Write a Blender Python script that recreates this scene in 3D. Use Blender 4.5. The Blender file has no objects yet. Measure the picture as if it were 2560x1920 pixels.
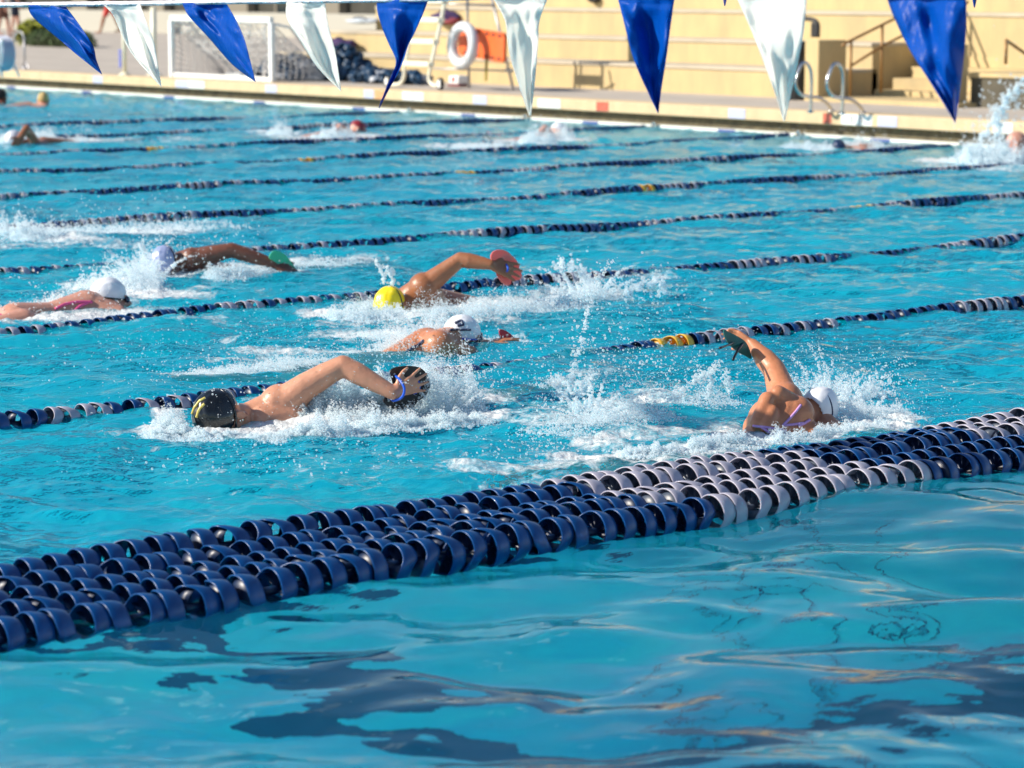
import bpy, bmesh, math, random
import numpy as np
from mathutils import Vector, Matrix, Quaternion, noise as mnoise
random.seed(7); RNG=np.random.default_rng(7)
SC=bpy.context.scene; COL=SC.collection
R=math.radians
# ---------------------------------------------------------------- camera (metres; X runs along the lanes, Y across them)
FPX=6600.26; CYAW=0.873729; CPIT=0.148944; CROLL=0.0026775; CH=1.7278
F_=Vector((math.cos(CYAW)*math.cos(CPIT),math.sin(CYAW)*math.cos(CPIT),-math.sin(CPIT)))
_R=Vector((math.sin(CYAW),-math.cos(CYAW),0)); _U=_R.cross(F_)
R_=_R*math.cos(CROLL)+_U*math.sin(CROLL); U_=-_R*math.sin(CROLL)+_U*math.cos(CROLL)
CAM=Vector((0,0,CH))
def ray(x,y): return F_+R_*((x-1280)/FPX)-U_*((y-960)/FPX)
def PZ(x,y,z=0.0):
    d=ray(x,y); return CAM+d*((z-CH)/d.z)
def PX(x,y,X):
    d=ray(x,y); return CAM+d*(X/d.x)
def PY(x,y,Y):
    d=ray(x,y); return CAM+d*(Y/d.y)
def PD(x,y,dep): return CAM+ray(x,y)*dep
cd=bpy.data.cameras.new('camera'); cam=bpy.data.objects.new('camera',cd); COL.objects.link(cam)
cd.sensor_width=36; cd.lens=FPX/2560*36; cd.clip_start=.1; cd.clip_end=3000
M=Matrix((R_,U_,-F_)).transposed().to_4x4(); M.translation=CAM; cam.matrix_world=M
cd.dof.use_dof=True; cd.dof.focus_distance=10.4; cd.dof.aperture_fstop=4.2
SC.camera=cam
SC.cycles.transparent_max_bounces=80; SC.cycles.diffuse_bounces=12
# ---------------------------------------------------------------- light
SUNAZ=R(148); SUNEL=R(33)
w=bpy.data.worlds.new('World'); SC.world=w; w.use_nodes=True
nt=w.node_tree; bg=nt.nodes['Background']; sk=nt.nodes.new('ShaderNodeTexSky'); sk.sky_type='NISHITA'
sk.sun_disc=False; sk.sun_elevation=SUNEL; sk.sun_rotation=R(90)-SUNAZ; sk.air_density=1.0; sk.dust_density=.25; sk.ozone_density=2.0
nt.links.new(sk.outputs[0],bg.inputs[0]); bg.inputs[1].default_value=.085
sl=bpy.data.lights.new('sun','SUN'); sl.energy=4.6; sl.angle=R(.53); sl.color=(1,.90,.76)
so=bpy.data.objects.new('sun',sl); COL.objects.link(so)
sd=Vector((math.cos(SUNAZ)*math.cos(SUNEL),math.sin(SUNAZ)*math.cos(SUNEL),math.sin(SUNEL)))
so.rotation_euler=sd.to_track_quat('Z','Y').to_euler()
SC.view_settings.view_transform='Standard'; SC.view_settings.look='None'; SC.view_settings.exposure=0.62; SC.view_settings.gamma=1
# ---------------------------------------------------------------- materials
MAT={}
def mat(name,col,rough=.5,metal=0,spec=.5,bump=0,bscale=20,vary=0,vscale=3,trans=0,coat=0,sss=0,sheen=0,col2=None,stretch=None):
    if name in MAT: return MAT[name]
    m=bpy.data.materials.new(name); m.use_nodes=True; n=m.node_tree; b=n.nodes['Principled BSDF']
    b.inputs['Base Color'].default_value=(*col,1); b.inputs['Roughness'].default_value=rough; b.inputs['Metallic'].default_value=metal
    b.inputs['Specular IOR Level'].default_value=spec; b.inputs['Coat Weight'].default_value=coat
    if sss: b.inputs['Subsurface Weight'].default_value=sss; b.inputs['Subsurface Radius'].default_value=(.012,.005,.003); b.inputs['Subsurface Scale'].default_value=1
    if vary or bump:
        tc=n.nodes.new('ShaderNodeTexCoord'); src=tc.outputs['Object']
        if stretch:
            mp=n.nodes.new('ShaderNodeMapping'); mp.inputs['Scale'].default_value=stretch; n.links.new(src,mp.inputs[0]); src=mp.outputs[0]
    if vary:
        t=n.nodes.new('ShaderNodeTexNoise'); t.inputs['Scale'].default_value=vscale; t.inputs['Detail'].default_value=6; t.inputs['Roughness'].default_value=.65
        n.links.new(src,t.inputs['Vector'])
        mx=n.nodes.new('ShaderNodeMix'); mx.data_type='RGBA'
        c2=col2 or tuple(c*(1-vary) for c in col); c1=col if col2 else tuple(min(1,c*(1+vary*.6)) for c in col)
        mx.inputs[6].default_value=(*c1,1); mx.inputs[7].default_value=(*c2,1)
        mr=n.nodes.new('ShaderNodeMapRange'); mr.inputs[1].default_value=.35; mr.inputs[2].default_value=.65
        n.links.new(t.outputs[0],mr.inputs[0]); n.links.new(mr.outputs[0],mx.inputs[0]); n.links.new(mx.outputs[2],b.inputs['Base Color'])
    if bump:
        t2=n.nodes.new('ShaderNodeTexNoise'); t2.inputs['Scale'].default_value=bscale; t2.inputs['Detail'].default_value=5
        n.links.new(src,t2.inputs['Vector']); bp=n.nodes.new('ShaderNodeBump'); bp.inputs['Strength'].default_value=bump; bp.inputs['Distance'].default_value=.02
        n.links.new(t2.outputs[0],bp.inputs['Height']); n.links.new(bp.outputs[0],b.inputs['Normal'])
    if trans:
        tr=n.nodes.new('ShaderNodeBsdfTranslucent'); tr.inputs[0].default_value=(*col,1)
        ms=n.nodes.new('ShaderNodeMixShader'); ms.inputs[0].default_value=trans
        n.links.new(b.outputs[0],ms.inputs[1]); n.links.new(tr.outputs[0],ms.inputs[2]); n.links.new(ms.outputs[0],n.nodes['Material Output'].inputs[0])
    MAT[name]=m; return m
# ---------------------------------------------------------------- mesh helpers
def obj(name,me,m=None,parent=None,smooth=False,**props):
    if isinstance(me,bmesh.types.BMesh):
        d=bpy.data.meshes.new(name); me.to_mesh(d); me.free(); me=d
    if m is not None:
        me.materials.clear()
        for k in (m if isinstance(m,(list,tuple)) else [m]): me.materials.append(k)
    if smooth: me.polygons.foreach_set('use_smooth',[True]*len(me.polygons))
    o=bpy.data.objects.new(name,me); COL.objects.link(o)
    if parent is not None:
        o.parent=parent
        if o.parent.type!='CAMERA': o.matrix_parent_inverse=parent.matrix_world.inverted() if False else Matrix()
    for k,v in props.items(): o[k]=v
    return o
def thing(name,label,cat,loc=(0,0,0),group=None,rotz=0):
    o=bpy.data.objects.new(name,None); COL.objects.link(o); o.location=loc; o.rotation_euler=(0,0,rotz); o.empty_display_size=.1
    o['label']=label; o['category']=cat
    if group: o['group']=group
    return o
def tag(o,label,cat,group=None):
    o['label']=label; o['category']=cat
    if group: o['group']=group
    return o
def off(bm,loc):
    bmesh.ops.translate(bm,verts=bm.verts,vec=-Vector(loc)); return bm
def box(bm,a,b,bev=0):
    a=Vector(a); b=Vector(b); c=(a+b)/2; s=b-a
    g=bmesh.ops.create_cube(bm,size=1); vs=g['verts']
    for v in vs: v.co=Vector((v.co.x*s.x,v.co.y*s.y,v.co.z*s.z))+c
    if bev:
        es=list({e for v in vs for e in v.link_edges}); bmesh.ops.bevel(bm,geom=es,offset=bev,segments=2,affect='EDGES',profile=.5)
    return vs
def tube(bm,pts,r,seg=8,close=False,cap=True):
    pts=[Vector(p) for p in pts]; n=len(pts); rr=r if isinstance(r,(list,tuple)) else [r]*n
    rings=[]; up=None
    for i,p in enumerate(pts):
        a=pts[(i-1)%n] if (close or i>0) else pts[i]; b=pts[(i+1)%n] if (close or i<n-1) else pts[i]
        t=(b-a).normalized()
        if up is None: up=t.orthogonal().normalized()
        else:
            up=up-t*up.dot(t); up=up.normalized() if up.length>1e-6 else t.orthogonal().normalized()
        s=t.cross(up)
        rings.append([bm.verts.new(p+(up*math.cos(q)+s*math.sin(q))*rr[i]) for q in [2*math.pi*k/seg for k in range(seg)]])
    for i in range(n if close else n-1):
        A=rings[i]; B=rings[(i+1)%n]
        for k in range(seg): bm.faces.new((A[k],A[(k+1)%seg],B[(k+1)%seg],B[k]))
    if cap and not close: bm.faces.new(rings[0][::-1]); bm.faces.new(rings[-1])
def arc(pts,n=6):
    # Catmull-Rom through points
    P=[Vector(p) for p in pts]; P=[P[0]*2-P[1]]+P+[P[-1]*2-P[-2]]; o=[]
    for i in range(1,len(P)-2):
        for k in range(n):
            t=k/n; a,b,c,d=P[i-1:i+3]
            o.append(.5*((2*b)+(c-a)*t+(2*a-5*b+4*c-d)*t*t+(3*b-a-3*c+d)*t**3))
    o.append(P[-2]); return o
def npmesh(name,V,Fq):
    me=bpy.data.meshes.new(name); V=np.asarray(V,dtype=np.float32); Fq=np.asarray(Fq,dtype=np.int32); k=Fq.shape[1]
    me.vertices.add(len(V)); me.vertices.foreach_set('co',V.ravel()); me.loops.add(Fq.size); me.loops.foreach_set('vertex_index',Fq.ravel())
    me.polygons.add(len(Fq)); me.polygons.foreach_set('loop_start',np.arange(0,Fq.size,k,dtype=np.int32)); me.polygons.foreach_set('loop_total',np.full(len(Fq),k,dtype=np.int32))
    me.update(calc_edges=True); me.validate(); return me
# ---------------------------------------------------------------- numpy noise
_perm=np.concatenate([RNG.permutation(256)]*2); _g=RNG.normal(size=(256,2)); _g/=np.linalg.norm(_g,axis=1)[:,None]
def pn(x,y):
    xi=np.floor(x).astype(int); yi=np.floor(y).astype(int); xf=x-xi; yf=y-yi; u=xf**3*(xf*(xf*6-15)+10); v=yf**3*(yf*(yf*6-15)+10)
    def gr(i,j,dx,dy):
        g=_g[_perm[(_perm[(xi+i)&255]+yi+j)&255]]; return g[...,0]*dx+g[...,1]*dy
    a=gr(0,0,xf,yf); b=gr(1,0,xf-1,yf); c=gr(0,1,xf,yf-1); d=gr(1,1,xf-1,yf-1)
    return (a+u*(b-a))+v*((c+u*(d-c))-(a+u*(b-a)))
XW=22.70      # pool end wall
YL=[9.302+2.5*(9-k) for k in range(1,10)]  # lane rope lines, farthest first
YC=[6.15,6.285,6.42,6.555,6.69]            # the five bundled ropes
DECK=.30
# ================================================================ foam field (strokes on the water, world metres)
FOAM=[]   # (x0,y0,x1,y1,radius,strength)
def foam(px0,py0,px1,py1,r,s):
    a=PZ(px0,py0); b=PZ(px1,py1); FOAM.append((a.x,a.y,b.x,b.y,r,s))
for f in [
 (395,1078,760,1082,.13,1.0),(700,1070,1180,1040,.22,.95),(420,1010,420,1080,.10,.8),(780,1010,1180,1000,.32,.85),
 (480,935,700,905,.22,.6),(560,900,900,880,.2,.5),(650,880,1050,870,.25,.6),(1000,862,1250,850,.22,.75),(880,840,1100,830,.25,.75),(600,850,850,830,.3,.45),
 (1180,1060,1420,1020,.22,.45),(500,1130,900,1180,.6,.30),(400,1160,700,1200,.5,.28),(1000,1120,1300,1130,.5,.30),(250,1090,420,1090,.25,.35),
 (1420,1135,1700,1125,.14,.75),(1700,1125,1980,1095,.16,.95),(1400,1060,1650,1000,.30,.60),(1500,1100,1800,1060,.25,.6),(2000,1095,2200,1060,.20,.85),(2050,1010,2230,1040,.20,.8),(1200,1175,1700,1150,.25,.55),(1250,1210,1500,1190,.3,.40),
 (1400,960,1500,930,.2,.5),(1500,960,1900,960,.4,.32),
 (820,780,1000,795,.22,.95),(1060,780,1480,740,.28,.9),(1100,760,1450,730,.3,.6),(850,810,1250,800,.4,.5),(1480,700,1640,690,.3,.45),(1350,780,1500,800,.4,.3),
 (380,695,480,680,.3,.9),(280,715,400,740,.4,.85),(540,665,690,680,.28,.8),(730,655,900,645,.35,.65),(420,740,520,720,.4,.5),(500,740,800,720,.5,.32),
 (0,805,330,785,.22,.85),(130,760,300,740,.3,.8),(330,800,700,800,.5,.38),(400,860,900,830,.5,.30),
 (0,575,200,600,.45,.7),(150,590,450,575,.35,.65),(0,620,300,610,.5,.5),(400,560,560,560,.4,.4),
 (0,350,100,350,.6,.95),(160,352,300,350,.5,.6),(300,356,500,350,.6,.45),(680,330,760,345,.6,.6),(790,348,900,342,.6,.9),(1130,368,1290,365,.6,.65),(1310,352,1400,350,.6,.85),
 (2060,375,2250,368,.5,.6),(2400,405,2560,402,.6,1.0),(2330,415,2560,425,.6,.55),(1500,330,1700,350,.8,.2)]: foam(*f)
def dist_seg(X,Y,s):
    x0,y0,x1,y1=s[:4]; dx=x1-x0; dy=y1-y0; t=np.clip(((X-x0)*dx+(Y-y0)*dy)/(dx*dx+dy*dy+1e-9),0,1)
    return np.hypot(X-x0-t*dx,Y-y0-t*dy)
def foam_at(X,Y):
    f=np.zeros_like(X)
    for s in FOAM:
        r=s[4]; m=dist_seg(X,Y,s); f=np.maximum(f,s[5]*np.clip(1.25-m/r,0,1))
    return f
def height(X,Y):
    # calmer in front of the bundled ropes, choppy in the lanes
    act=1/(1+np.exp(-(Y-6.5)/.25)); 
    wx=X+.25*pn(X*.6,Y*.6); wy=Y+.25*pn(X*.6+9,Y*.6+4)
    h=.016*pn(wx*.75,wy*1.1)+.012*pn(wx*1.7+3,wy*2.1)
    # long low swell crossing the view
    c,s=math.cos(-.69),math.sin(-.69); u=X*c+Y*s; v=-X*s+Y*c
    h+=.006*np.sin(u*1.3*0+v*5.2+2*pn(u*.5,v*.8))
    calm=.055*pn(u*1.0+1,v*1.7)+.034*pn(u*2.1+5,v*3.0)+.011*pn(u*4.6+5,v*6)+.0080*pn(u*6+2,v*8+4)*np.clip(.45+pn(X*.9+4,Y*.9)*3,0,1)+.0018*pn(u*15+2,v*19+4)*np.clip(pn(X*1.3+8,Y*1.3+2)*4,0,1)
    chop=.045*pn(u*1.5+2,v*2.8)+.030*pn(u*3.6+7,v*6+3)+.013*pn(u*8+1,v*13)+.004*pn(u*19,v*27)
    h=h*(1-act)*.8+h*act*.9+calm*(1-act)+chop*act
    # small agitation where swimmers churn
    fo=foam_at(X,Y); fo=np.clip(fo,0,1)
    lump=np.abs(pn(X*7,Y*7))*1.2+np.abs(pn(X*16,Y*16))*.7+np.abs(pn(X*37,Y*37))*.4
    h+=fo*(.03*lump-.006)
    return h,fo
# water surface: fan of quads, fine near, coarse far
na=1500; nr=1150
a0=CYAW
core=np.linspace(-R(13.5),R(13.5),na-60); side=np.linspace(R(14),R(75),30)
ang=np.concatenate([-side[::-1],core,side])+a0
rr=np.concatenate([np.linspace(1.5,5.5,40)[:-1],1/np.linspace(1/5.5,1/75,nr-40)])
A,RR=np.meshgrid(ang,rr); X=RR*np.cos(A); Y=RR*np.sin(A)
Xm=X.copy(); clipx=X>XW-.005
H,FO=height(X,Y)
X[clipx]=XW-.005; Y[clipx]=(XW-.005)*np.tan(A[clipx])
H[clipx]=0; 
V=np.stack([X,Y,H],-1).reshape(-1,3); idx=np.arange(len(V)).reshape(X.shape)
q=np.stack([idx[:-1,:-1],idx[1:,:-1],idx[1:,1:],idx[:-1,1:]],-1)
allc=clipx[:-1,:-1]&clipx[:-1,1:]&clipx[1:,1:]&clipx[1:,:-1]
big=(np.abs(Y[:-1,:-1])>90)|(Y[:-1,:-1]<-8)
q=q[~(allc|big)]
me=npmesh('water',V,q.reshape(-1,4))
at=me.attributes.new('foam','FLOAT','POINT'); at.data.foreach_set('value',FO.ravel().astype(np.float32) if len(me.vertices)==FO.size else np.zeros(len(me.vertices),np.float32))
wm=bpy.data.materials.new('pool_water'); wm.use_nodes=True; n=wm.node_tree; n.nodes.clear(); N=n.nodes.new; Lk=n.links.new
out=N('ShaderNodeOutputMaterial'); tc=N('ShaderNodeTexCoord'); mp=N('ShaderNodeMapping'); mp.inputs['Rotation'].default_value=(0,0,.69); mp.inputs['Scale'].default_value=(1,1.9,1)
mp.vector_type='POINT'; Lk(tc.outputs['Object'],mp.inputs[0])
n1=N('ShaderNodeTexNoise'); n1.inputs['Scale'].default_value=9; n1.inputs['Detail'].default_value=3; Lk(mp.outputs[0],n1.inputs['Vector'])
sx=N('ShaderNodeSeparateXYZ'); Lk(tc.outputs['Object'],sx.inputs[0])
act=N('ShaderNodeMapRange'); act.inputs[1].default_value=6.2; act.inputs[2].default_value=7.0; act.inputs[3].default_value=.10; act.inputs[4].default_value=.55; Lk(sx.outputs[1],act.inputs[0])
bp=N('ShaderNodeBump'); bp.inputs['Distance'].default_value=.02; Lk(act.outputs[0],bp.inputs['Strength']); Lk(n1.outputs[0],bp.inputs['Height'])
fr0=N('ShaderNodeFresnel'); fr0.inputs[0].default_value=1.33; Lk(bp.outputs[0],fr0.inputs[1]); fr=N('ShaderNodeMath'); fr.operation='MULTIPLY'; Lk(fr0.outputs[0],fr.inputs[0])
gl=N('ShaderNodeBsdfGlossy'); gl.inputs['Roughness'].default_value=.03; Lk(bp.outputs[0],gl.inputs['Normal'])
rf=N('ShaderNodeBsdfRefraction'); rf.inputs['IOR'].default_value=1.33; rf.inputs['Roughness'].default_value=0; rf.inputs[0].default_value=(.78,.96,1,1); Lk(bp.outputs[0],rf.inputs['Normal'])
ff=N('ShaderNodeMapRange'); ff.inputs[1].default_value=6.0; ff.inputs[2].default_value=8.0; ff.inputs[3].default_value=1.0; ff.inputs[4].default_value=.62; Lk(sx.outputs[1],ff.inputs[0]); Lk(ff.outputs[0],fr.inputs[1]); df=N('ShaderNodeBsdfDiffuse'); df.inputs[0].default_value=(.0,.42,.60,1); Lk(bp.outputs[0],df.inputs['Normal'])
am=N('ShaderNodeMapRange'); am.inputs[1].default_value=6.0; am.inputs[2].default_value=7.2; am.inputs[3].default_value=.05; am.inputs[4].default_value=.38; Lk(sx.outputs[1],am.inputs[0])
m1=N('ShaderNodeMixShader'); Lk(am.outputs[0],m1.inputs[0]); Lk(rf.outputs[0],m1.inputs[1]); Lk(df.outputs[0],m1.inputs[2])
m2=N('ShaderNodeMixShader'); Lk(fr.outputs[0],m2.inputs[0]); Lk(m1.outputs[0],m2.inputs[1]); Lk(gl.outputs[0],m2.inputs[2])
# foam
fa=N('ShaderNodeAttribute'); fa.attribute_name='foam'
fn=N('ShaderNodeTexNoise'); fn.inputs['Scale'].default_value=16; fn.inputs['Detail'].default_value=7; fn.inputs['Roughness'].default_value=.72; fn.inputs['Distortion'].default_value=.6; Lk(tc.outputs['Object'],fn.inputs['Vector'])
f2=N('ShaderNodeTexNoise'); f2.inputs['Scale'].default_value=4; f2.inputs['Detail'].default_value=4; f2.inputs['Distortion'].default_value=1.0; Lk(tc.outputs['Object'],f2.inputs['Vector'])
s1=N('ShaderNodeMath'); s1.operation='MULTIPLY_ADD'; Lk(fn.outputs[0],s1.inputs[0]); s1.inputs[1].default_value=1.5; s1.inputs[2].default_value=-1.58
s2=N('ShaderNodeMath'); s2.operation='MULTIPLY_ADD'; Lk(f2.outputs[0],s2.inputs[0]); s2.inputs[1].default_value=.9; Lk(s1.outputs[0],s2.inputs[2])
s3=N('ShaderNodeMath'); s3.operation='MULTIPLY_ADD'; Lk(fa.outputs['Fac'],s3.inputs[0]); s3.inputs[1].default_value=1.3; Lk(s2.outputs[0],s3.inputs[2])
fm=N('ShaderNodeMapRange'); fm.inputs[1].default_value=0.14; fm.inputs[2].default_value=.55; fm.inputs[4].default_value=.95; Lk(s3.outputs[0],fm.inputs[0])
fd=N('ShaderNodeBsdfPrincipled'); fd.inputs['Base Color'].default_value=(.86,.90,.92,1); fd.inputs['Roughness'].default_value=.25
fb=N('ShaderNodeBump'); fb.inputs['Strength'].default_value=.9; fb.inputs['Distance'].default_value=.03; Lk(fn.outputs[0],fb.inputs['Height']); Lk(fb.outputs[0],fd.inputs['Normal'])
m3=N('ShaderNodeMixShader'); Lk(fm.outputs[0],m3.inputs[0]); Lk(m2.outputs[0],m3.inputs[1]); Lk(fd.outputs[0],m3.inputs[2]); Lk(m3.outputs[0],out.inputs[0])
wo=obj('water',me,wm,smooth=True,kind='structure')
# ================================================================ pool shell
tile_floor=mat('pool_floor_paint',(.03,.84,.92),.6,vary=.3,vscale=.42,col2=(.006,.56,.84))
dark_tile=mat('navy_tile',(.0,.075,.20),.4)
white_tile=mat('white_tile',(.80,.80,.74),.3)
bm=bmesh.new(); FZ=-1.9
box(bm,(-12,-8,FZ-.2),(XW,70,FZ)); obj('pool_floor',bm,tile_floor,kind='structure')
bm=bmesh.new()
for k in range(13):
    yc=9.302+1.25+2.5*(k-3)
    box(bm,(-10,yc-.16,FZ),(XW-2,yc+.16,FZ+.004)); box(bm,(XW-2,yc-.5,FZ),(XW-1.7,yc+.5,FZ+.004))
for xx in (4.9,11.2): box(bm,(xx,-7,FZ),(xx+.32,40,FZ+.006))
obj('lane_marking',bm,dark_tile,kind='structure')
bm=bmesh.new(); vd=Vector((math.cos(CYAW-.12),math.sin(CYAW-.12),0)); sd_=Vector((vd.y,-vd.x,0)); c0=PZ(2050,1560)+vd*1.9
for k,(o_,l0,l1) in enumerate([(-.3,-1.6,1.4),(.0,-2.0,2.0),(.35,-1.2,1.8)]):
    q=[c0+sd_*(o_+.06*math.sin(t*2.1+k))+vd*t for t in [l0+(l1-l0)*i/20 for i in range(21)]]
    tube(bm,[(p.x,p.y,FZ+.012) for p in q],.0055,5)
tube(bm,[(p.x,p.y,FZ+.012) for p in [c0+sd_*(.45*math.cos(a))+vd*(.5+.5*math.sin(a)) for a in [2*math.pi*i/30 for i in range(30)]]],.0055,5,close=True)
obj('floor_line',bm,dark_tile,kind='structure')
# end wall: tile strip, dark overflow gutter, coping, deck
conc=mat('deck_concrete',(.47,.42,.36),.85,bump=.15,bscale=30,vary=.12,vscale=1.2)
cop=mat('coping_concrete',(.62,.48,.29),.8,bump=.2,bscale=25,vary=.10,vscale=4)
gut=mat('gutter_dark',(.10,.085,.045),.7,vary=.5,vscale=8)
bm=bmesh.new(); box(bm,(XW,-8,-2.1),(XW+.3,70,.034)); obj('pool_wall',bm,white_tile,kind='structure')
bm=bmesh.new()
for yk in [9.302+1.25+2.5*k for k in range(-3,16)]: box(bm,(XW-.004,yk-.15,-1.8),(XW+.001,yk+.15,.03))
obj('wall_target_tile',bm,mat('blue_grey_tile',(.10,.13,.32),.4),kind='structure')
bm=bmesh.new(); box(bm,(XW+.14,-8,.034),(XW+.30,70,.158)); obj('gutter',bm,gut,kind='structure')
bm=bmesh.new(); box(bm,(XW+.02,-8,.156),(XW+.42,70,DECK),.012); obj('coping',bm,cop,kind='structure')
bm=bmesh.new(); box(bm,(XW+.42,-60,.0),(220,260,DECK-.004)); obj('pool_deck',bm,conc,kind='structure')
# coping tiles with depth figures
def facetile(px0,px1,m,name,z0=.168,z1=DECK-.012):
    y0=PX(px0,300,XW).y; y1=PX(px1,300,XW).y
    bm=bmesh.new(); box(bm,(XW+.015,y1,z0),(XW+.021,y0,z1)); return obj(name,bm,m,kind='structure'),(y0+y1)/2
tw=mat('glazed_white_tile',(.74,.76,.74),.25); tl=mat('glazed_lilac_tile',(.50,.52,.68),.25); tred=mat('red_tile',(.55,.13,.08),.3); tor=mat('orange_tile',(.75,.35,.16),.3)
for a,b,m in [(232,256,tl),(438,470,tl),(470,510,tw),(662,690,tl),(908,932,tl),(936,958,tor),(1004,1056,tw),(1180,1214,tl),(1342,1398,tw),(1488,1518,tred),(1818,1860,tl),(2055,2076,tred),(2101,2178,tw),(2192,2240,tl),(2480,2530,tw)]:
    o,yc=facetile(a,b,m,'coping_tile')
ink=mat('tile_ink',(.12,.12,.13),.5)
def text(body,size,loc,rot,m,name='lettering',parent=None,kind=None,ext=.002):
    c=bpy.data.curves.new(name,'FONT'); c.body=body; c.size=size; c.align_x='CENTER'; c.align_y='CENTER'; c.extrude=ext
    o=bpy.data.objects.new(name,c); COL.objects.link(o); o.location=loc; o.rotation_euler=rot
    dg=bpy.context.evaluated_depsgraph_get(); me=bpy.data.meshes.new_from_object(o.evaluated_get(dg)); bpy.data.objects.remove(o); bpy.data.curves.remove(c)
    me.materials.clear(); me.materials.append(m); o=bpy.data.objects.new(name,me); COL.objects.link(o); o.location=loc; o.rotation_euler=rot
    if parent: o.parent=parent
    if kind: o['kind']=kind
    return o
for a,b,t in [(1004,1056,'5'),(1342,1398,'5'),(2101,2178,'5 - 0')]:
    yc=(PX(a,300,XW).y+PX(b,300,XW).y)/2; text(t,.11,(XW+.0135,yc,.228),(R(90),0,R(-90)),ink,'tile_lettering',kind='structure')
# ================================================================ lane ropes
def ring_float(name,m,m2):
    bm=bmesh.new(); Wd=.032; nS=36; rings=[]
    def prof(th): # axial shift of the shell, an S around the circumference
        return .016*math.tanh(3.0*math.sin(th))
    for j,(u,ro) in enumerate([(-1,.0715),(-.93,.073),(-.3,.0715),(.4,.067),(.93,.0615),(1,.0595)]):
        rings.append([bm.verts.new((u*Wd+prof(t),ro*math.cos(t),ro*math.sin(t))) for t in [2*math.pi*k/nS for k in range(nS)]])
    for j,(u,ro) in enumerate([(1,.056),(.4,.0635),(-.3,.068),(-1,.0685)]):
        rings.append([bm.verts.new((u*Wd+prof(t),ro*math.cos(t),ro*math.sin(t))) for t in [2*math.pi*k/nS for k in range(nS)]])
    n=len(rings)
    for j in range(n):
        A=rings[j]; B=rings[(j+1)%n]
        for k in range(nS): bm.faces.new((A[k],B[k],B[(k+1)%nS],A[(k+1)%nS]))
    nshell=len(bm.faces)
    # web: bulging half cup behind the low part of the shell
    prev=None
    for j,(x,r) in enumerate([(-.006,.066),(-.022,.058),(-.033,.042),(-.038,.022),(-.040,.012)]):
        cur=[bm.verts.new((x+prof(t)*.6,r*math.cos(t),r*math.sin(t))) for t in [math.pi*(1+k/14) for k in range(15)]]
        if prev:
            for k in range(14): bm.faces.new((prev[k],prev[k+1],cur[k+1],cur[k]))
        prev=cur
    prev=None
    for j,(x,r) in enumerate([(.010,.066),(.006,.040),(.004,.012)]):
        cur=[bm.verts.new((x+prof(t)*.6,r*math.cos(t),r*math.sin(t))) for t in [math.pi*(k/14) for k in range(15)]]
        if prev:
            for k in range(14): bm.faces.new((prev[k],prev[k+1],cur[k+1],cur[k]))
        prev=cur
    # hub and fins
    tube(bm,[(-.046,0,0),(.046,0,0)],.014,10)
    for k in range(5):
        t=R(18+k*36); c,s=math.cos(t),math.sin(t)
        vs=[bm.verts.new(p) for p in [(-.012+.012,.012*c,.012*s),(.012+.014,.012*c,.012*s),(.010+.014,.066*c,.066*s),(-.022+.016,.066*c,.066*s)]]
        bm.faces.new(vs)
    bm.faces.ensure_lookup_table()
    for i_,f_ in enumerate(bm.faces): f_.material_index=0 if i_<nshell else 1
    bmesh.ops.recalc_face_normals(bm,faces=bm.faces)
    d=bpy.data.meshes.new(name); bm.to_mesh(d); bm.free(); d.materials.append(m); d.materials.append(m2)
    d.polygons.foreach_set('use_smooth',[True]*len(d.polygons))
    return d
navy=mat('navy_plastic',(.0,.065,.24),.33,spec=.45,coat=.10,trans=.10,vary=.15,vscale=9)
grey=mat('lilac_plastic',(.46,.45,.55),.34,spec=.5,coat=.1,trans=.12,vary=.1,vscale=9)
yell=mat('yellow_plastic',(.92,.55,.06),.35,spec=.5,trans=.12)
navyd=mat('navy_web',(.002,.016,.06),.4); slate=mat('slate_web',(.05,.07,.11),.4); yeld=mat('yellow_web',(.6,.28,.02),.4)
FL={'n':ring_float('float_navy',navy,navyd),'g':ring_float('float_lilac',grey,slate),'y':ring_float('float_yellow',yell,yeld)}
steel=mat('stainless',(.62,.62,.62),.18,metal=1)
cablem=mat('cable_steel',(.25,.27,.3),.4,metal=.7)
def zsurf(x,y): 
    h,f=height(np.array([x]),np.array([y])); return float(h[0])
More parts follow.
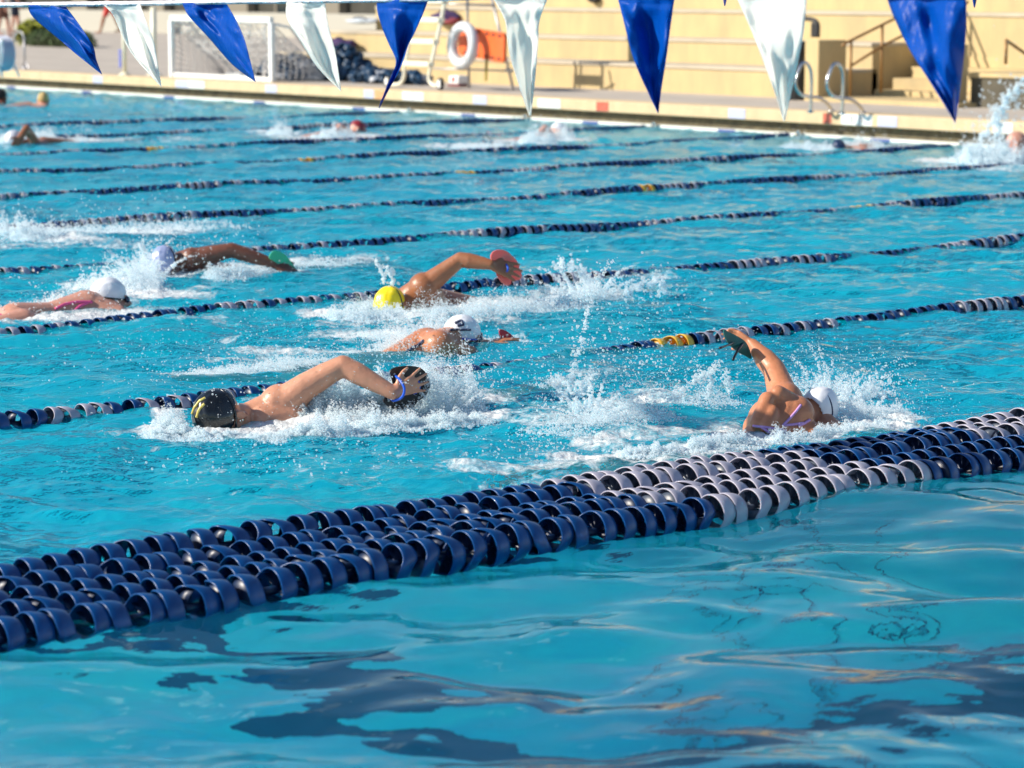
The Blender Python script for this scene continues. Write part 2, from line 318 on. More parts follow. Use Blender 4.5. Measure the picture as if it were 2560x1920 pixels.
def rope(Y,x0,x1,pattern,label,group,pitch=.0955,fulln=100,wander=.02,zz=.0,fs=.93,fx=1.0):
    """pattern(x) gives the colour letter at x"""
    t=thing('lane_rope',label,'lane rope',(x1,Y,0),group)
    rnd=random.Random(int(Y*100)); ph=rnd.random()*9
    yf=lambda x: Y+wander*math.sin(x*.55+ph)+wander*.4*math.sin(x*1.7+ph*2)
    zf=lambda x: .006+.012*math.sin(x*1.1+ph)+.008*math.sin(x*2.9+ph*3)+zz
    n=int((x1-x0)/pitch); items=[]
    for i in range(n):
        x=x0+(i+.5)*pitch; items.append((x,yf(x),zf(x),pattern(x)))
    bm=bmesh.new(); tube(bm,[(x0-x1-.05 if k==0 else (x0+(x1-x0)*k/60)-x1, yf(x0+(x1-x0)*k/60)-Y, zf(x0+(x1-x0)*k/60)) for k in range(61)],.006,6); obj('cable',bm,cablem,t)
    items.sort(key=lambda q:q[0]**2+q[1]**2)
    # floats the photograph shows biggest are parts of their own
    vis=[q for q in items if abs(math.atan2(q[1],q[0])-CYAW)<R(11.8)]; rest=[q for q in items if q not in vis]
    single=(vis+rest)[:fulln]; rem=(vis+rest)[fulln:]
    for (x,y,z,c) in single:
        o=bpy.data.objects.new('float',FL[c]); COL.objects.link(o); o.parent=t; o.location=(x-x1,y-Y,z)
        sl=math.atan2(yf(x+.05)-yf(x-.05),.1); o.rotation_euler=(rnd.choice([0,0,0,R(180),R(200),R(-25),R(30),R(90)])+rnd.uniform(-.25,.25)+R(20),-math.atan2(zf(x+.05)-zf(x-.05),.1)+rnd.uniform(-.05,.05),sl+rnd.uniform(-.05,.05))
        s=fs*rnd.uniform(.97,1.03); o.scale=(fx,s,s)
        if c=='y': o['label']='yellow float'
        elif c=='g': o['label']='pale lilac grey float'
    if rem:
        base={}
        for c in FL:
            me=FL[c]; v=np.empty(len(me.vertices)*3,dtype=np.float32); me.vertices.foreach_get('co',v); base[c]=v.reshape(-1,3)
        me=FL['n']; Fs=[tuple(p.vertices) for p in me.polygons]; Fq=np.array([f if len(f)==4 else (f+(f[-1],))[:4] for f in Fs if len(f)==4],dtype=np.int32)
        fm_i=[p.material_index for p in me.polygons if len(p.vertices)==4]
        Vs=[];Fa=[];mi=[];nb=0
        for (x,y,z,c) in rem:
            a=rnd.choice([0,R(180),R(90),R(-30)])+rnd.uniform(-.3,.3); v=base[c].copy(); ca,sa=math.cos(a),math.sin(a)
            w=np.stack([v[:,0],v[:,1]*ca-v[:,2]*sa,v[:,1]*sa+v[:,2]*ca],-1)*np.array([fx,fs,fs],dtype=np.float32)+np.array([x-x1,y-Y,z],dtype=np.float32)
            Vs.append(w); Fa.append(Fq+nb); nb+=len(w); mi+=[({'n':0,'g':1,'y':2}[c] if q_==0 else {'n':3,'g':4,'y':5}[c]) for q_ in fm_i]
        m2=npmesh('floats',np.concatenate(Vs),np.concatenate(Fa))
        o=obj('floats',m2,[navy,grey,yell,navyd,slate,yeld],t,smooth=True,kind='stuff'); o.data.polygons.foreach_set('material_index',mi[:len(o.data.polygons)])
    return t
# --- five ropes bundled side by side, nearest first
GB='ropes bundled side by side in the foreground'
BW=[(1748,2300,None),(1602,2165,None),(1500,2065,2415),(1436,2000,2400),(1373,1895,2326)]
ordn=['front rope of the five bundled, navy with a pale stretch, edging the calm water','second rope from the front in the thick bundle of navy and lilac floats','middle rope of the thick bundle, two ropes on either side of it','fourth rope from the front in the thick bundle, next to the rearmost','rearmost rope of the thick bundle, touching the churned swimming lane']
for k,Y in enumerate(YC):
    a,b,c=BW[k]
    def xat(px):
        d=ray(px,1300); tt=Y/d.y; return d.x*tt
    xa,xb=xat(a),xat(b); xc=xat(c) if c else 99
    rope(Y,2.35+.03*k,11.0,lambda x,xa=xa,xb=xb,xc=xc:'g' if (xa<x<xb or x>xc) else 'n',ordn[k],GB,wander=.006,zz=.0,pitch=.0885,fx=.95)
# --- the nine lane ropes behind
GL='ropes dividing the swimming lanes'
names={9:'rope just behind the black capped swimmer, with two yellow floats by the raised arm',
8:'rope passing right below the pink suited swimmer at the left edge',
7:'rope reaching the green hand paddle, with a yellow pair near the right edge',
6:'rope crossing the big white foam patch at the left edge',
5:'rope meeting the end wall under the rightmost blue pennant',
4:'rope meeting the end wall just left of the steel grab rails',
3:'rope meeting the end wall between the middle pennants, left of the grab rails',
2:'second farthest rope, meeting the end wall under the middle white pennant',
1:'farthest rope, meeting the end wall left of the wheeled ladder chair'}
YP={9:[1668,1692,1718],7:[2120,2146],6:[1602],5:[1150,1170],4:[758],3:[390,410],8:[2750,2790]}
for k in range(1,10):
    Y=YL[k-1]
    def xat(px,Y=Y):
        d=ray(px,900); return d.x*Y/d.y
    x0=xat(-120); x1=XW-.12 if k<=5 else min(XW-.12,xat(2560+700))
    ys=[xat(p) for p in YP.get(k,[])]
    rr_=random.Random(k); ph=rr_.uniform(0,3); per=1.15*(1+.1*k%3*.1)
    def pat(x,ys=ys,ph=ph,x1=x1,k=k):
        for yv in ys:
            if abs(x-yv)<(.05 if k==9 else .06): return 'y'
        if x>XW-2.2: return 'n'
        s=(x+ph)%1.9
        if s<.95: return 'n'
        return 'g' if int(x/.0955)%2==0 or s<1.25 else 'n'
    t=rope(Y,x0,x1,pat,names[k],GL,wander=.05,zz=-.022,fs=.77,fx=.80,pitch=.0765)
    if k<=5:
        bm=bmesh.new(); tube(bm,[(0,0,.0),(.1,0,.03)],.02,8); box(bm,(.06,-.03,0),(.118,.03,.07),.006); obj('wall_hook',bm,steel,t)
# ================================================================ stands, stairs, deck furniture
tan=mat('tan_concrete',(.58,.45,.23),.85,bump=.25,bscale=18,vary=.10,vscale=2.0,col2=(.46,.36,.20),stretch=(1,1.3,.35))
shadem=mat('shade_concrete',(.105,.095,.07),.9,bump=.3,bscale=12,vary=.25,vscale=2)  # darkened base colour carries the shade on the low wall's face
seatm=mat('lit_seat_concrete',(.50,.44,.34),.85,bump=.2,bscale=20,vary=.12,vscale=2); XB=25.35; lev=[.30,.68,1.02,1.42,1.80,2.2,2.6,3.0,3.4]  # greyer than the risers: the sun's angle on the treads put into colour
st=thing('bleachers','long tan concrete seating steps facing the pool, lit by the sun','bleachers',(XB,30,DECK))
for i in range(8):
    bm=bmesh.new(); y0=(23.89 if i<2 else 22.0)
    box(bm,(i*.85,y0-30,-.1 if i==0 else lev[i-1]-.30-.05),(i*.85+.95,36.4-30-i*.25,lev[i+1]-.30-.05))
    obj('tier',bm,tan,st)
    bm=bmesh.new(); box(bm,(i*.85-.02,y0-30-.0,lev[i+1]-.35),(i*.85+.95,36.4-30-i*.25,lev[i+1]-.30),.01); obj('seat_slab',bm,seatm,st)
# stairs right of the seating
sg=thing('stairs','tan concrete stairs rising between the short end pillars at right','stairs',(25.6,22,DECK))
for i in range(11):
    bm=bmesh.new(); ya,yb=(21.25,23.62) if i<3 else (14.0,23.30 if i<7 else 22.0)
    if i<3: box(bm,(i*.36+.35,ya-22,-.1+i*.0),(i*.36+.75+(.1),yb-22,.12+i*.145-0))
    else: box(bm,(i*.36+.35,ya-22,.0),(i*.36+.75,yb-22,.10+i*.15))
    obj('step',bm,tan,sg)
bm=bmesh.new(); box(bm,(-.75,21.25-22,-.1),(.35,23.62-22,.05),.01); obj('bottom_landing',bm,tan,sg)
def block(name,label,cat,a,b,m,bev=.015):
    c=((a[0]+b[0])/2,(a[1]+b[1])/2,a[2]); bm=bmesh.new(); box(bm,Vector(a)-Vector(c),Vector(b)-Vector(c),bev); o=obj(name,bm,m); o.location=c; return tag(o,label,cat)
block('stair_pillar','short square tan pillar left of the stairs, sunlit front and dark side','pillar',(24.9,23.63,DECK-.02),(25.42,23.88,1.075),tan)
block('stair_pillar','short tan pillar right of the stairs, half behind the rightmost blue pennant','pillar',(24.9,21.36,DECK-.02),(25.15,21.6,1.06),tan)
rw=thing('retaining_wall','low wall with a pale cap at the right edge, shade painted into its face','wall',(25.2,18.36,DECK))
bm=bmesh.new(); box(bm,(0,-4,-.05),(.2,2.99,.36)); obj('wall_face',bm,shadem,rw)
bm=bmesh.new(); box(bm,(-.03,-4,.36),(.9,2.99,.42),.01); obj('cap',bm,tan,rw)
block('stair_cheek','stepped tan block behind the low wall, casting shade to its right','block',(26.3,20.3,.6),(27.3,20.95,1.08),tan)
block('stair_cheek','lower tan block beside the stepped block at the far right','block',(26.3,19.6,.6),(26.9,20.3,.92),tan)
# handrails (brown steel) running up the stairs
rail=mat('brown_rail',(.28,.15,.05),.45,metal=.3)
def handrail(Yp,top,low,posts,label,r=.019):
    o0=PY(*top[0],Yp); t=thing('handrail',label,'handrail',(o0.x,Yp,DECK)); B=Vector((o0.x,Yp,DECK))
    for nm,pp in (('upper_rail',top),('lower_rail',low)):
        if not pp: continue
        bm=bmesh.new(); P=[PY(*p,Yp)-B for p in pp]; tube(bm,P,r,8); obj(nm,bm,rail,t,smooth=True)
    for x,y0,y1 in posts:
        a=PY(x,y0,Yp)-B; b=PY(x,y1,Yp)-B; bm=bmesh.new(); tube(bm,[a,(a.x,a.y,b.z)],r,8); obj('post',bm,rail,t,smooth=True)
    return t
handrail(23.2,[(2106,116),(2112,109),(2206,62),(2290,20),(2420,-45)],[(2128,164),(2206,115),(2290,72),(2420,5)],[(2206,62,232),(2128,103,240),(2340,-5,150)],'brown two bar handrail climbing right from the pillar, left of the rightmost blue pennant')
handrail(19.3,[(2515,100),(2560,132),(2640,190)],None,[(2516,100,160)],'thin brown rail sloping down to the right edge above the low wall')
# grab rails of the pool ladder
def grab(Yp,dx,label):
    base=PY(2105,283,21.0); t=thing('grab_rail',label,'grab rail',(base.x,Yp,DECK-.01),'stainless grab rails at the end wall')
    pts=[(2105,287),(2107,240),(2108,195),(2104,172),(2094,160),(2084,162),(2076,178),(2068,203),(2070,224),(2082,240),(2102,246),(2124,248),(2142,258),(2154,272),(2158,288)]
    P=[PY(x,y,21.0)-Vector((base.x,21.0,DECK-.01)) for x,y in pts]
    bm=bmesh.new(); tube(bm,arc(P,5),.021,10); obj('rail_tube',bm,steel,t,smooth=True)
    for p in (P[0],P[-1]):
        bm=bmesh.new(); bmesh.ops.create_cone(bm,cap_ends=True,segments=16,radius1=.05,radius2=.03,depth=.02,matrix=Matrix.Translation((p.x,p.y,.02))); obj('flange',bm,steel,t,smooth=True)
grab(21.0,0,'curved stainless grab rail standing clear at the pool edge, right of its twin')
grab(21.5,0,'curved stainless grab rail partly hidden behind the rightmost white pennant')
# dark bin left of the pillar, bag on the seating
bm=bmesh.new(); blk=mat('black_plastic',(.012,.012,.014),.5)
t=thing('waste_bin','tall black bin standing left of the square pillar, mostly behind a white pennant','bin',(25.0,24.10,DECK))
bmesh.ops.create_cone(bm,cap_ends=True,segments=20,radius1=.17,radius2=.2,depth=.66,matrix=Matrix.Translation((0,0,.33))); obj('body',bm,blk,t,smooth=False)
bm=bmesh.new(); bmesh.ops.create_cone(bm,cap_ends=True,segments=20,radius1=.21,radius2=.16,depth=.09,matrix=Matrix.Translation((0,0,.705))); obj('lid',bm,blk,t)
t=thing('stadium_seat','black padded folding seat back standing on the tan seating above the bin','folding seat',tuple(PX(2015,93,26.2)),None)
bm=bmesh.new(); tube(bm,arc([(0,.25,0),(0,.26,.16),(0,.2,.24),(0,0,.25),(0,-.2,.2),(0,-.22,0)],5),.03,8); obj('frame',bm,blk,t,smooth=True)
bm=bmesh.new(); box(bm,(-.02,-.24,0),(.02,-.10,.2),.015); obj('pad',bm,blk,t)
# ---------------------------------------------------------------- water polo goal
white=mat('white_paint',(.80,.82,.82),.4,vary=.05,vscale=6); netm=mat('net_cord',(.62,.60,.58),.8); cream=mat('cream_metal',(.80,.76,.58),.4)
GX=23.15; gy0,gy1=33.35,36.15
t=thing('water_polo_goal','white framed water polo goal with a slack net, on the far deck at left','goal',(GX,(gy0+gy1)/2,DECK)); h=(gy1-gy0)/2; GH=.98
bm=bmesh.new(); box(bm,(-.04,-h,GH-.085),(.04,h,GH),.008); obj('crossbar',bm,white,t)
for s in (-1,1):
    bm=bmesh.new(); box(bm,(-.04,s*h-.04,0),(.04,s*h+.04,GH-.085),.008); obj('post',bm,white,t)
    bm=bmesh.new(); tube(bm,[(0,s*h,GH-.1),(.35,s*(h-.02),.82),(1.1,s*(h-.1),.06)],.02,8); obj('stay',bm,white,t,smooth=True)
bm=bmesh.new(); box(bm,(-.02,-h+.05,.0),(.1,h-.05,.07),.01); box(bm,(.95,-h+.1,.0),(1.07,h-.1,.06),.01); obj('base_bar',bm,white,t)
def cordgrid(bm,fn,nu,nv,r,mu=14,mv=10):
    for i in range(nu+1): tube(bm,[fn(i/nu,k/mv) for k in range(mv+1)],r,4,cap=False)
    for j in range(nv+1): tube(bm,[fn(k/mu,j/nv) for k in range(mu+1)],r,4,cap=False)
bm=bmesh.new()
def nf(u,v):
    y=-h+2*h*u; sag=.28*math.sin(math.pi*u)*math.sin(math.pi*min(1,v*1.1))
    return Vector((.02+1.0*v**1.1, y+.05*math.sin(v*9+u*5), max(.03,GH-.1-.82*v-sag*(1-.4*v)+.02*math.sin(u*23))))
cordgrid(bm,nf,20,10,.008); 
for s in (-1,1):
    cordgrid(bm,lambda u,v,s=s:Vector((.02+u*.95,s*(h-.03)-.04*s*math.sin(math.pi*u)+.02*math.sin(9*v+u*4),.03+v*(GH-.12)*(1-u*.93))),8,9,.008,6,8)
# slack curtain of net hanging from the left top corner across the mouth
def cf(u,v):
    y=h-.05-2*h*.97*u; top=GH-.1-.10*math.sin(math.pi*u)-.0; bot=.05+.72*max(0,1-u*1.35)**.9
    z=top+(bot-top)*v; return Vector((.10+.10*math.sin(u*31)+.07*math.sin(v*8+u*11),y,max(.03,z-.05*math.sin(u*40+v*6))))
cordgrid(bm,lambda u,v:cf(.08+.92*u,.0+v*.95),24,10,.006,30,8)
obj('net',bm,netm,t)
# blue rope heaps (stored lane ropes)
def heap(cx,cy,lx,ly,hh,nn,label,mats,seed):
    rnd=random.Random(seed); me=FL['n']; v=np.empty(len(me.vertices)*3,dtype=np.float32); me.vertices.foreach_get('co',v); v=v.reshape(-1,3)
    Fq=np.array([tuple(p.vertices) for p in me.polygons if len(p.vertices)==4],dtype=np.int32); Vs=[];Fa=[];mi=[];nb=0
    for i in range(nn):
        a=rnd.uniform(0,2*math.pi); q=math.sqrt(rnd.random()); x=q*math.cos(a)*lx; y=q*math.sin(a)*ly; top=hh*(1-q**2.2)*(.75+.35*math.sin(y*4+seed)); z=.06+rnd.random()**.6*max(0,top)
        M3=np.array(Quaternion((rnd.gauss(0,1),rnd.gauss(0,1),rnd.gauss(0,1),rnd.gauss(0,1))).normalized().to_matrix(),dtype=np.float32)
        Vs.append(v@M3.T*1.15+np.array([x,y,z],dtype=np.float32)); Fa.append(Fq+nb); nb+=len(v); mi+=[0 if rnd.random()<.86 else 1]*len(Fq)
    m2=npmesh('rope_pile',np.concatenate(Vs),np.concatenate(Fa)); o=obj('rope_pile',m2,mats,None,smooth=True); o.location=(cx,cy,DECK); o.data.polygons.foreach_set('material_index',mi[:len(o.data.polygons)])
    return tag(o,label,'rope pile')
dblue=mat('teal_blue_plastic',(.012,.05,.11),.45); lgrey=mat('pale_float',(.42,.45,.5),.5)
heap(24.6,33.9,.45,1.5,.48,420,'large heap of dark blue rope floats between the goal and the ladder chair',[dblue,lgrey],3)
heap(24.3,31.9,.3,.9,.16,110,'low spill of dark blue rope floats behind the ladder chair',[dblue,lgrey],5)
heap(23.75,34.1,.25,.55,.26,90,'small heap of blue and grey rope floats inside the goal',[dblue,lgrey],8)
# ---------------------------------------------------------------- lifeguard ladder chair on wheels
cream2=mat('cream_tube',(.84,.80,.64),.35); greyt=mat('grey_tube',(.38,.38,.40),.35,metal=.4)
LX=23.3
B0=PZ(1040,214,DECK); t=thing('lifeguard_chair','tall cream ladder chair on wheels standing on the far deck','lifeguard chair',(LX,B0.y,DECK)); OB=Vector((LX,B0.y,DECK))
def LP(px,py,X=LX): return PX(px,py,X)-OB
lr=[(975,212),(1000,209),(1010,192),(1012,163),(1023,110),(1036,55),(1049,0),(1063,-60),(1075,-110)]
rr2=[(1094,215),(1080,211),(1072,195),(1078,163),(1090,110),(1102,55),(1113,0),(1126,-60),(1138,-110)]
def lean(k): return LX+max(0,k-3)*.05
for nm,pp in (('ladder_rail',lr),('ladder_rail',rr2)):
    bm=bmesh.new(); tube(bm,arc([LP(x,y,lean(k)) for k,(x,y) in enumerate(pp)],4),.026,10); obj(nm,bm,cream2,t,smooth=True)
for (a,b,k) in [((1012,159),(1079,160),3),((1026,103),(1092,104),4.1),((1038,49),(1104,50),5.1),((1050,2),(1114,3),6),((1062,-50),(1126,-49),7)]:
    A=LP(*a,lean(k)); Bb=LP(*b,lean(k)); bm=bmesh.new(); d=(Bb-A); box(bm,(-.06,-d.length/2,-.035),(.06,d.length/2,.035),.012)
    m4=Matrix.Translation((A+Bb)/2)@Matrix.Rotation(math.atan2(d.y,d.x)-R(90),4,'Z'); bmesh.ops.transform(bm,matrix=m4,verts=bm.verts); obj('rung',bm,cream2,t)
for (x,y) in ((970,212),(1101,212)):
    c=LP(x,y); w_=obj('wheel',(lambda bm:(bmesh.ops.create_cone(bm,cap_ends=True,segments=24,radius1=.085,radius2=.085,depth=.04,matrix=Matrix.Translation((c.x,c.y,.085))@Matrix.Rotation(R(90),4,'Y')@Matrix.Rotation(R(12),4,'X')),bm)[1])(bmesh.new()),blk,t)
    bm=bmesh.new(); bmesh.ops.create_cone(bm,cap_ends=True,segments=20,radius1=.055,radius2=.055,depth=.05,matrix=Matrix.Translation((c.x,c.y,.085))@Matrix.Rotation(R(90),4,'Y')); obj('rim',bm,white,w_)
fb1=PZ(1173,220,DECK)-OB; fb2=PZ(1284,226,DECK)-OB
top1=PX(1166,-110,fb1.x+LX-.15)-OB; top2=PX(1232,-110,fb2.x+LX-.2)-OB
for a,b in ((fb1,top1),(fb2,PX(1226,-20,LX+.6)-OB)):
    bm=bmesh.new(); tube(bm,[a,b],.019,8); obj('back_leg',bm,greyt,t,smooth=True)
bm=bmesh.new(); tube(bm,[LP(1083,171),PX(1272,177,LX+.7)-OB],.013,8); obj('side_bar',bm,greyt,t,smooth=True)
bm=bmesh.new(); tube(bm,[LP(1056,8,LX+.15),PX(1238,13,LX+.6)-OB],.016,8); obj('side_bar',bm,greyt,t,smooth=True)
bm=bmesh.new(); tube(bm,[PX(1262,176,LX+.65)-OB,PX(1284,177,LX+.75)-OB],.03,8); obj('bar_end',bm,cream2,t,smooth=True)
tt=(LP(1075,-110,lean(8))+top1)/2; bm=bmesh.new(); box(bm,(tt.x-.35,tt.y-.45,tt.z-.03),(tt.x+.4,tt.y+.2,tt.z+.03),.01); box(bm,(tt.x+.34,tt.y-.45,tt.z+.03),(tt.x+.39,tt.y+.2,tt.z+.6),.01); obj('seat',bm,white,t)
# orange rescue board and ring buoy
orange=mat('orange_plastic',(.80,.14,.03),.45,vary=.08,vscale=8)
def torus(bm,R1,r,nu=48,nv=14):
    vs=[[bm.verts.new((r*math.sin(b),(R1+r*math.cos(b))*math.cos(a),(R1+r*math.cos(b))*math.sin(a))) for b in [2*math.pi*j/nv for j in range(nv)]] for a in [2*math.pi*i/nu for i in range(nu)]]
    for i in range(nu):
        for j in range(nv): bm.faces.new((vs[i][j],vs[(i+1)%nu][j],vs[(i+1)%nu][(j+1)%nv],vs[i][(j+1)%nv]))
c=PX(1202,110,LX+.42); bm=bmesh.new()
t=thing('rescue_board','bright orange rescue board hanging behind the ring buoy','rescue board',tuple(c)); t.rotation_euler=(R(4),0,R(-8))
hw,hh=.62,.205; outl=[]
for (sx,sy) in ((1,1),(-1,1),(-1,-1),(1,-1)):
    for k in range(5):
        a=math.atan2(sy,sx)-R(45)+R(90)*k/4; outl.append((sx*(hw-.08)+.08*math.cos(a),sy*(hh-.08)+.08*math.sin(a)))
f=bm.faces.new([bm.verts.new((0,y,z)) for y,z in outl]); g=bmesh.ops.extrude_face_region(bm,geom=[f]); bmesh.ops.translate(bm,verts=[v for v in g['geom'] if isinstance(v,bmesh.types.BMVert)],vec=(.05,0,0)); bmesh.ops.recalc_face_normals(bm,faces=bm.faces)
obj('board',bm,orange,t)
bm=bmesh.new()
for yy in (-.5,-.33,-.16,.1,.4):
    for zz in (-.16,.16): box(bm,(-.012,yy-.045,zz-.018),(-.003,yy+.045,zz+.018),.004)
obj('hand_slot',bm,mat('slot_dark',(.12,.03,.02),.6),t)
bm=bmesh.new(); box(bm,(-.02,-.22,-.5),(-.005,-.17,-.2)); obj('strap',bm,mat('olive_strap',(.25,.20,.03),.7),t)
c=PX(1157,113,LX+.25); t=thing('ring_buoy','grey white ring buoy hanging on the ladder chair in front of orange','ring buoy',tuple(c)); t.rotation_euler=(0,R(4),R(-4))
bm=bmesh.new(); torus(bm,.262,.075); obj('ring',bm,mat('buoy_white',(.62,.64,.66),.55,vary=.08,vscale=10),t,smooth=True)
bm=bmesh.new()
for a in (45,135,225,315):
    m4=Matrix.Rotation(R(a),4,'X')@Matrix.Translation((0,.262,0)); b2=bmesh.new(); torus(b2,.079,.006,20,6); bmesh.ops.transform(b2,matrix=m4@Matrix.Rotation(R(90),4,'Z')@Matrix.Rotation(0,4,'Y'),verts=b2.verts)
    mm=bpy.data.meshes.new('x'); b2.to_mesh(mm); b2.free(); bm.from_mesh(mm); bpy.data.meshes.remove(mm)
obj('band',bm,greyt,t,smooth=True)
# small cooler box and bags
c=PZ(1146,216,DECK); t=thing('cooler','small white and red drink cooler standing on the deck under the chair','cooler',tuple(c))
bm=bmesh.new(); box(bm,(-.1,-.12,.03),(.1,.12,.16),.03); obj('body',bm,white,t)
bm=bmesh.new(); box(bm,(-.11,-.16,.0),(.11,.13,.03),.01); obj('base',bm,mat('maroon',(.18,.04,.05),.5),t)
bm=bmesh.new(); box(bm,(-.105,-.04,.07),(-.095,.03,.14),.004); obj('red_panel',bm,mat('red_paint',(.6,.05,.04),.5),t)
def lumpbag(name,label,cat,loc,size,m,m2=None,seed=1):
    t=thing(name,label,cat,tuple(loc)); bm=bmesh.new(); bmesh.ops.create_icosphere(bm,subdivisions=3,radius=1)
    for v in bm.verts:
        n_=mnoise.noise(v.co*1.7+Vector((seed,0,0)))*.35; v.co=Vector((v.co.x*size[0],v.co.y*size[1],max(0,v.co.z*.5+.5)*size[2]))*(1+n_)
    obj('bag_body',bm,m,t,smooth=True)
    if m2:
        bm=bmesh.new(); bmesh.ops.create_icosphere(bm,subdivisions=2,radius=1)
        for v in bm.verts: v.co=Vector((v.co.x*size[0]*.7-.03,v.co.y*size[1]*.75-size[1]*.4,max(0,v.co.z*.5+.5)*size[2]*.6))*(1+mnoise.noise(v.co*2+Vector((seed,3,0)))*.3)
        obj('bag_pocket',bm,m2,t,smooth=True)
    bm=bmesh.new(); tube(bm,arc([(-.05,-size[1]*.5,size[2]*.7),(-.05,-size[1]*.2,size[2]*1.15),(-.05,size[1]*.3,size[2]*1.1),(-.05,size[1]*.55,size[2]*.6)],4),.012,6); obj('handle',bm,blk,t,smooth=True)
purple=mat('dark_purple_cloth',(.045,.02,.09),.8); redc=mat('dark_red_cloth',(.28,.05,.06),.8)
lumpbag('sports_bag','dark purple and red sports bag on the seating behind the ladder rungs','bag',PX(1118,62,27.0),(.2,.28,.22),purple,redc,1)
lumpbag('sports_bag','dark purple sports bag on the first seat left of the ladder chair','bag',PX(855,122,26.0),(.2,.3,.16),purple,None,4)
lumpbag('sports_bag','folded grey blue towel bag lying on the second seat behind a white pennant','bag',PX(905,60,26.9),(.2,.42,.1),mat('pale_blue_cloth',(.45,.5,.55),.9),None,6)
lumpbag('dark_bag','small dark bag on the upper seating near the top of the picture','bag',PX(1490,8,27.9),(.15,.12,.12),blk,None,9)
# ---------------------------------------------------------------- left background
leaf=mat('hedge_leaf',(.05,.09,.02),.7,vary=.4,vscale=6); yleaf=mat('yellow_leaf',(.30,.32,.02),.6,vary=.3,vscale=6); bark=mat('bark',(.12,.08,.05),.9)
def bush(name,label,c,size,m,n,ls,seed,flower=None):
    rnd=random.Random(seed); t=thing(name,label,'bush',tuple(c)); V=[];Fc=[]
    for i in range(n):
        u=rnd.gauss(0,1),rnd.gauss(0,1),abs(rnd.gauss(0,1)); l=math.sqrt(sum(k*k for k in u)); q=.7+.35*rnd.random()
        p=Vector((u[0]/l*size[0],u[1]/l*size[1],(u[2]/l)**.6*size[2]))*q; a=Vector((rnd.gauss(0,1),rnd.gauss(0,1),rnd.gauss(0,1))).normalized(); b=a.orthogonal().normalized(); s=ls*rnd.uniform(.6,1.4); k=len(V)
        V+=[p+a*s,p+b*s*.5,p-a*s,p-b*s*.5]; Fc.append((k,k+1,k+2,k+3))
    obj('foliage',npmesh('foliage',V,Fc),m,t)
    bm=bmesh.new(); bmesh.ops.create_icosphere(bm,subdivisions=3,radius=1)
    for v in bm.verts: v.co=Vector((v.co.x*size[0]*.86,v.co.y*size[1]*.86,max(0,v.co.z)**.7*size[2]*.86))*(1+.15*mnoise.noise(v.co*3))
    obj('inner_twigs',bm,mat('twig_mass',(.03,.04,.015),.9),t)
hp=PZ(150,116,DECK)
bush('hedge','low dark rounded hedge on the far deck behind the leftmost blue pennant',hp,(.5,1.45,.42),leaf,2600,.05,2)
bush('flowering_shrub','yellow green shrub with orange flowers at the left end of the hedge',PZ(85,112,DECK),(.4,.55,.62),yleaf,900,.07,5)
# far low wall and dark building
wl=PZ(300,80,DECK)
block('garden_wall','low grey wall behind the hedge at the upper left','wall',(wl.x,wl.y-14,DECK-.05),(wl.x+.3,wl.y+40,DECK+.68),mat('pale_grey_wall',(.42,.41,.36),.9,bump=.2),.01)
bt=thing('pool_building','dark low building with grey piers far behind the goal','building',(wl.x+9,wl.y+10,DECK)); dk=mat('dark_wall',(.045,.045,.035),.8,vary=.4,vscale=.8); gp=mat('pier_grey',(.22,.20,.16),.9)
bm=bmesh.new(); box(bm,(0,-34,0),(6,60,4.2)); obj('wall',bm,dk,bt)
bm=bmesh.new(); box(bm,(-.8,-35,4.2),(7,61,4.6)); obj('roof',bm,gp,bt)
for k in range(16):
    bm=bmesh.new(); box(bm,(-.35,-32+k*5.5,0),(-.003,-31.2+k*5.5+(k%3)*.3,4.2)); obj('pier',bm,gp,bt)
    if k%2==0:
        bm=bmesh.new(); box(bm,(-.12,-30+k*5.5,.5),(-.01,-28+k*5.5,2.6)); w2=obj('window',bm,mat('window_dark',(.02,.03,.035),.1),bt)
        bm=bmesh.new()
        for q in ((-30.1,-30),(-28,-27.9),(-29.05,-28.95)): box(bm,(-.15,q[0]+k*5.5,.45),(-.005,q[1]+k*5.5,2.65))
        obj('frame',bm,gp,w2)
# slim posts and stands
def stand(px,py0,py1,label,m,r=.03,cat='post',name='flag_post',extra=None):
    b=PZ(px,py0,DECK); dep=(b-CAM).dot(F_); t=thing(name,label,cat,tuple(b)); hgt=(py0-py1)*dep/FPX
    bm=bmesh.new(); tube(bm,[(0,0,0),(0,0,hgt)],r,8); obj('pole',bm,m,t,smooth=True)
    bm=bmesh.new(); bmesh.ops.create_cone(bm,cap_ends=True,segments=14,radius1=r*3,radius2=r*1.4,depth=.05,matrix=Matrix.Translation((0,0,.025))); obj('base',bm,m,t)
    return t,hgt
t,_=stand(312,188,40,'slim cream post left of the goal with a blue cloth tied to it',cream,.035)
bm=bmesh.new(); box(bm,(-.05,.03,.12),(-.03,.10,.42),.01); obj('cloth',bm,mat('blue_cloth',(.15,.18,.5),.8),t)
stand(386,188,20,'thick cream post standing just left of the goal frame',cream2,.05,name='thick_post')
t,_=stand(62,172,92,'thin bent metal stand on the deck near the left edge',greyt,.02,name='metal_stand',cat='stand')
bm=bmesh.new(); tube(bm,arc([(0,0,_-.02),(0,.06,_+.06),(0,.2,_+.08),(0,.32,_),(0,.36,_-.12)],4),.018,6); obj('bent_arm',bm,greyt,t,smooth=True)
bm=bmesh.new(); tube(bm,[(0,-.14,.01),(0,0,.14),(0,.1,.01)],.015,6); obj('foot',bm,greyt,t)
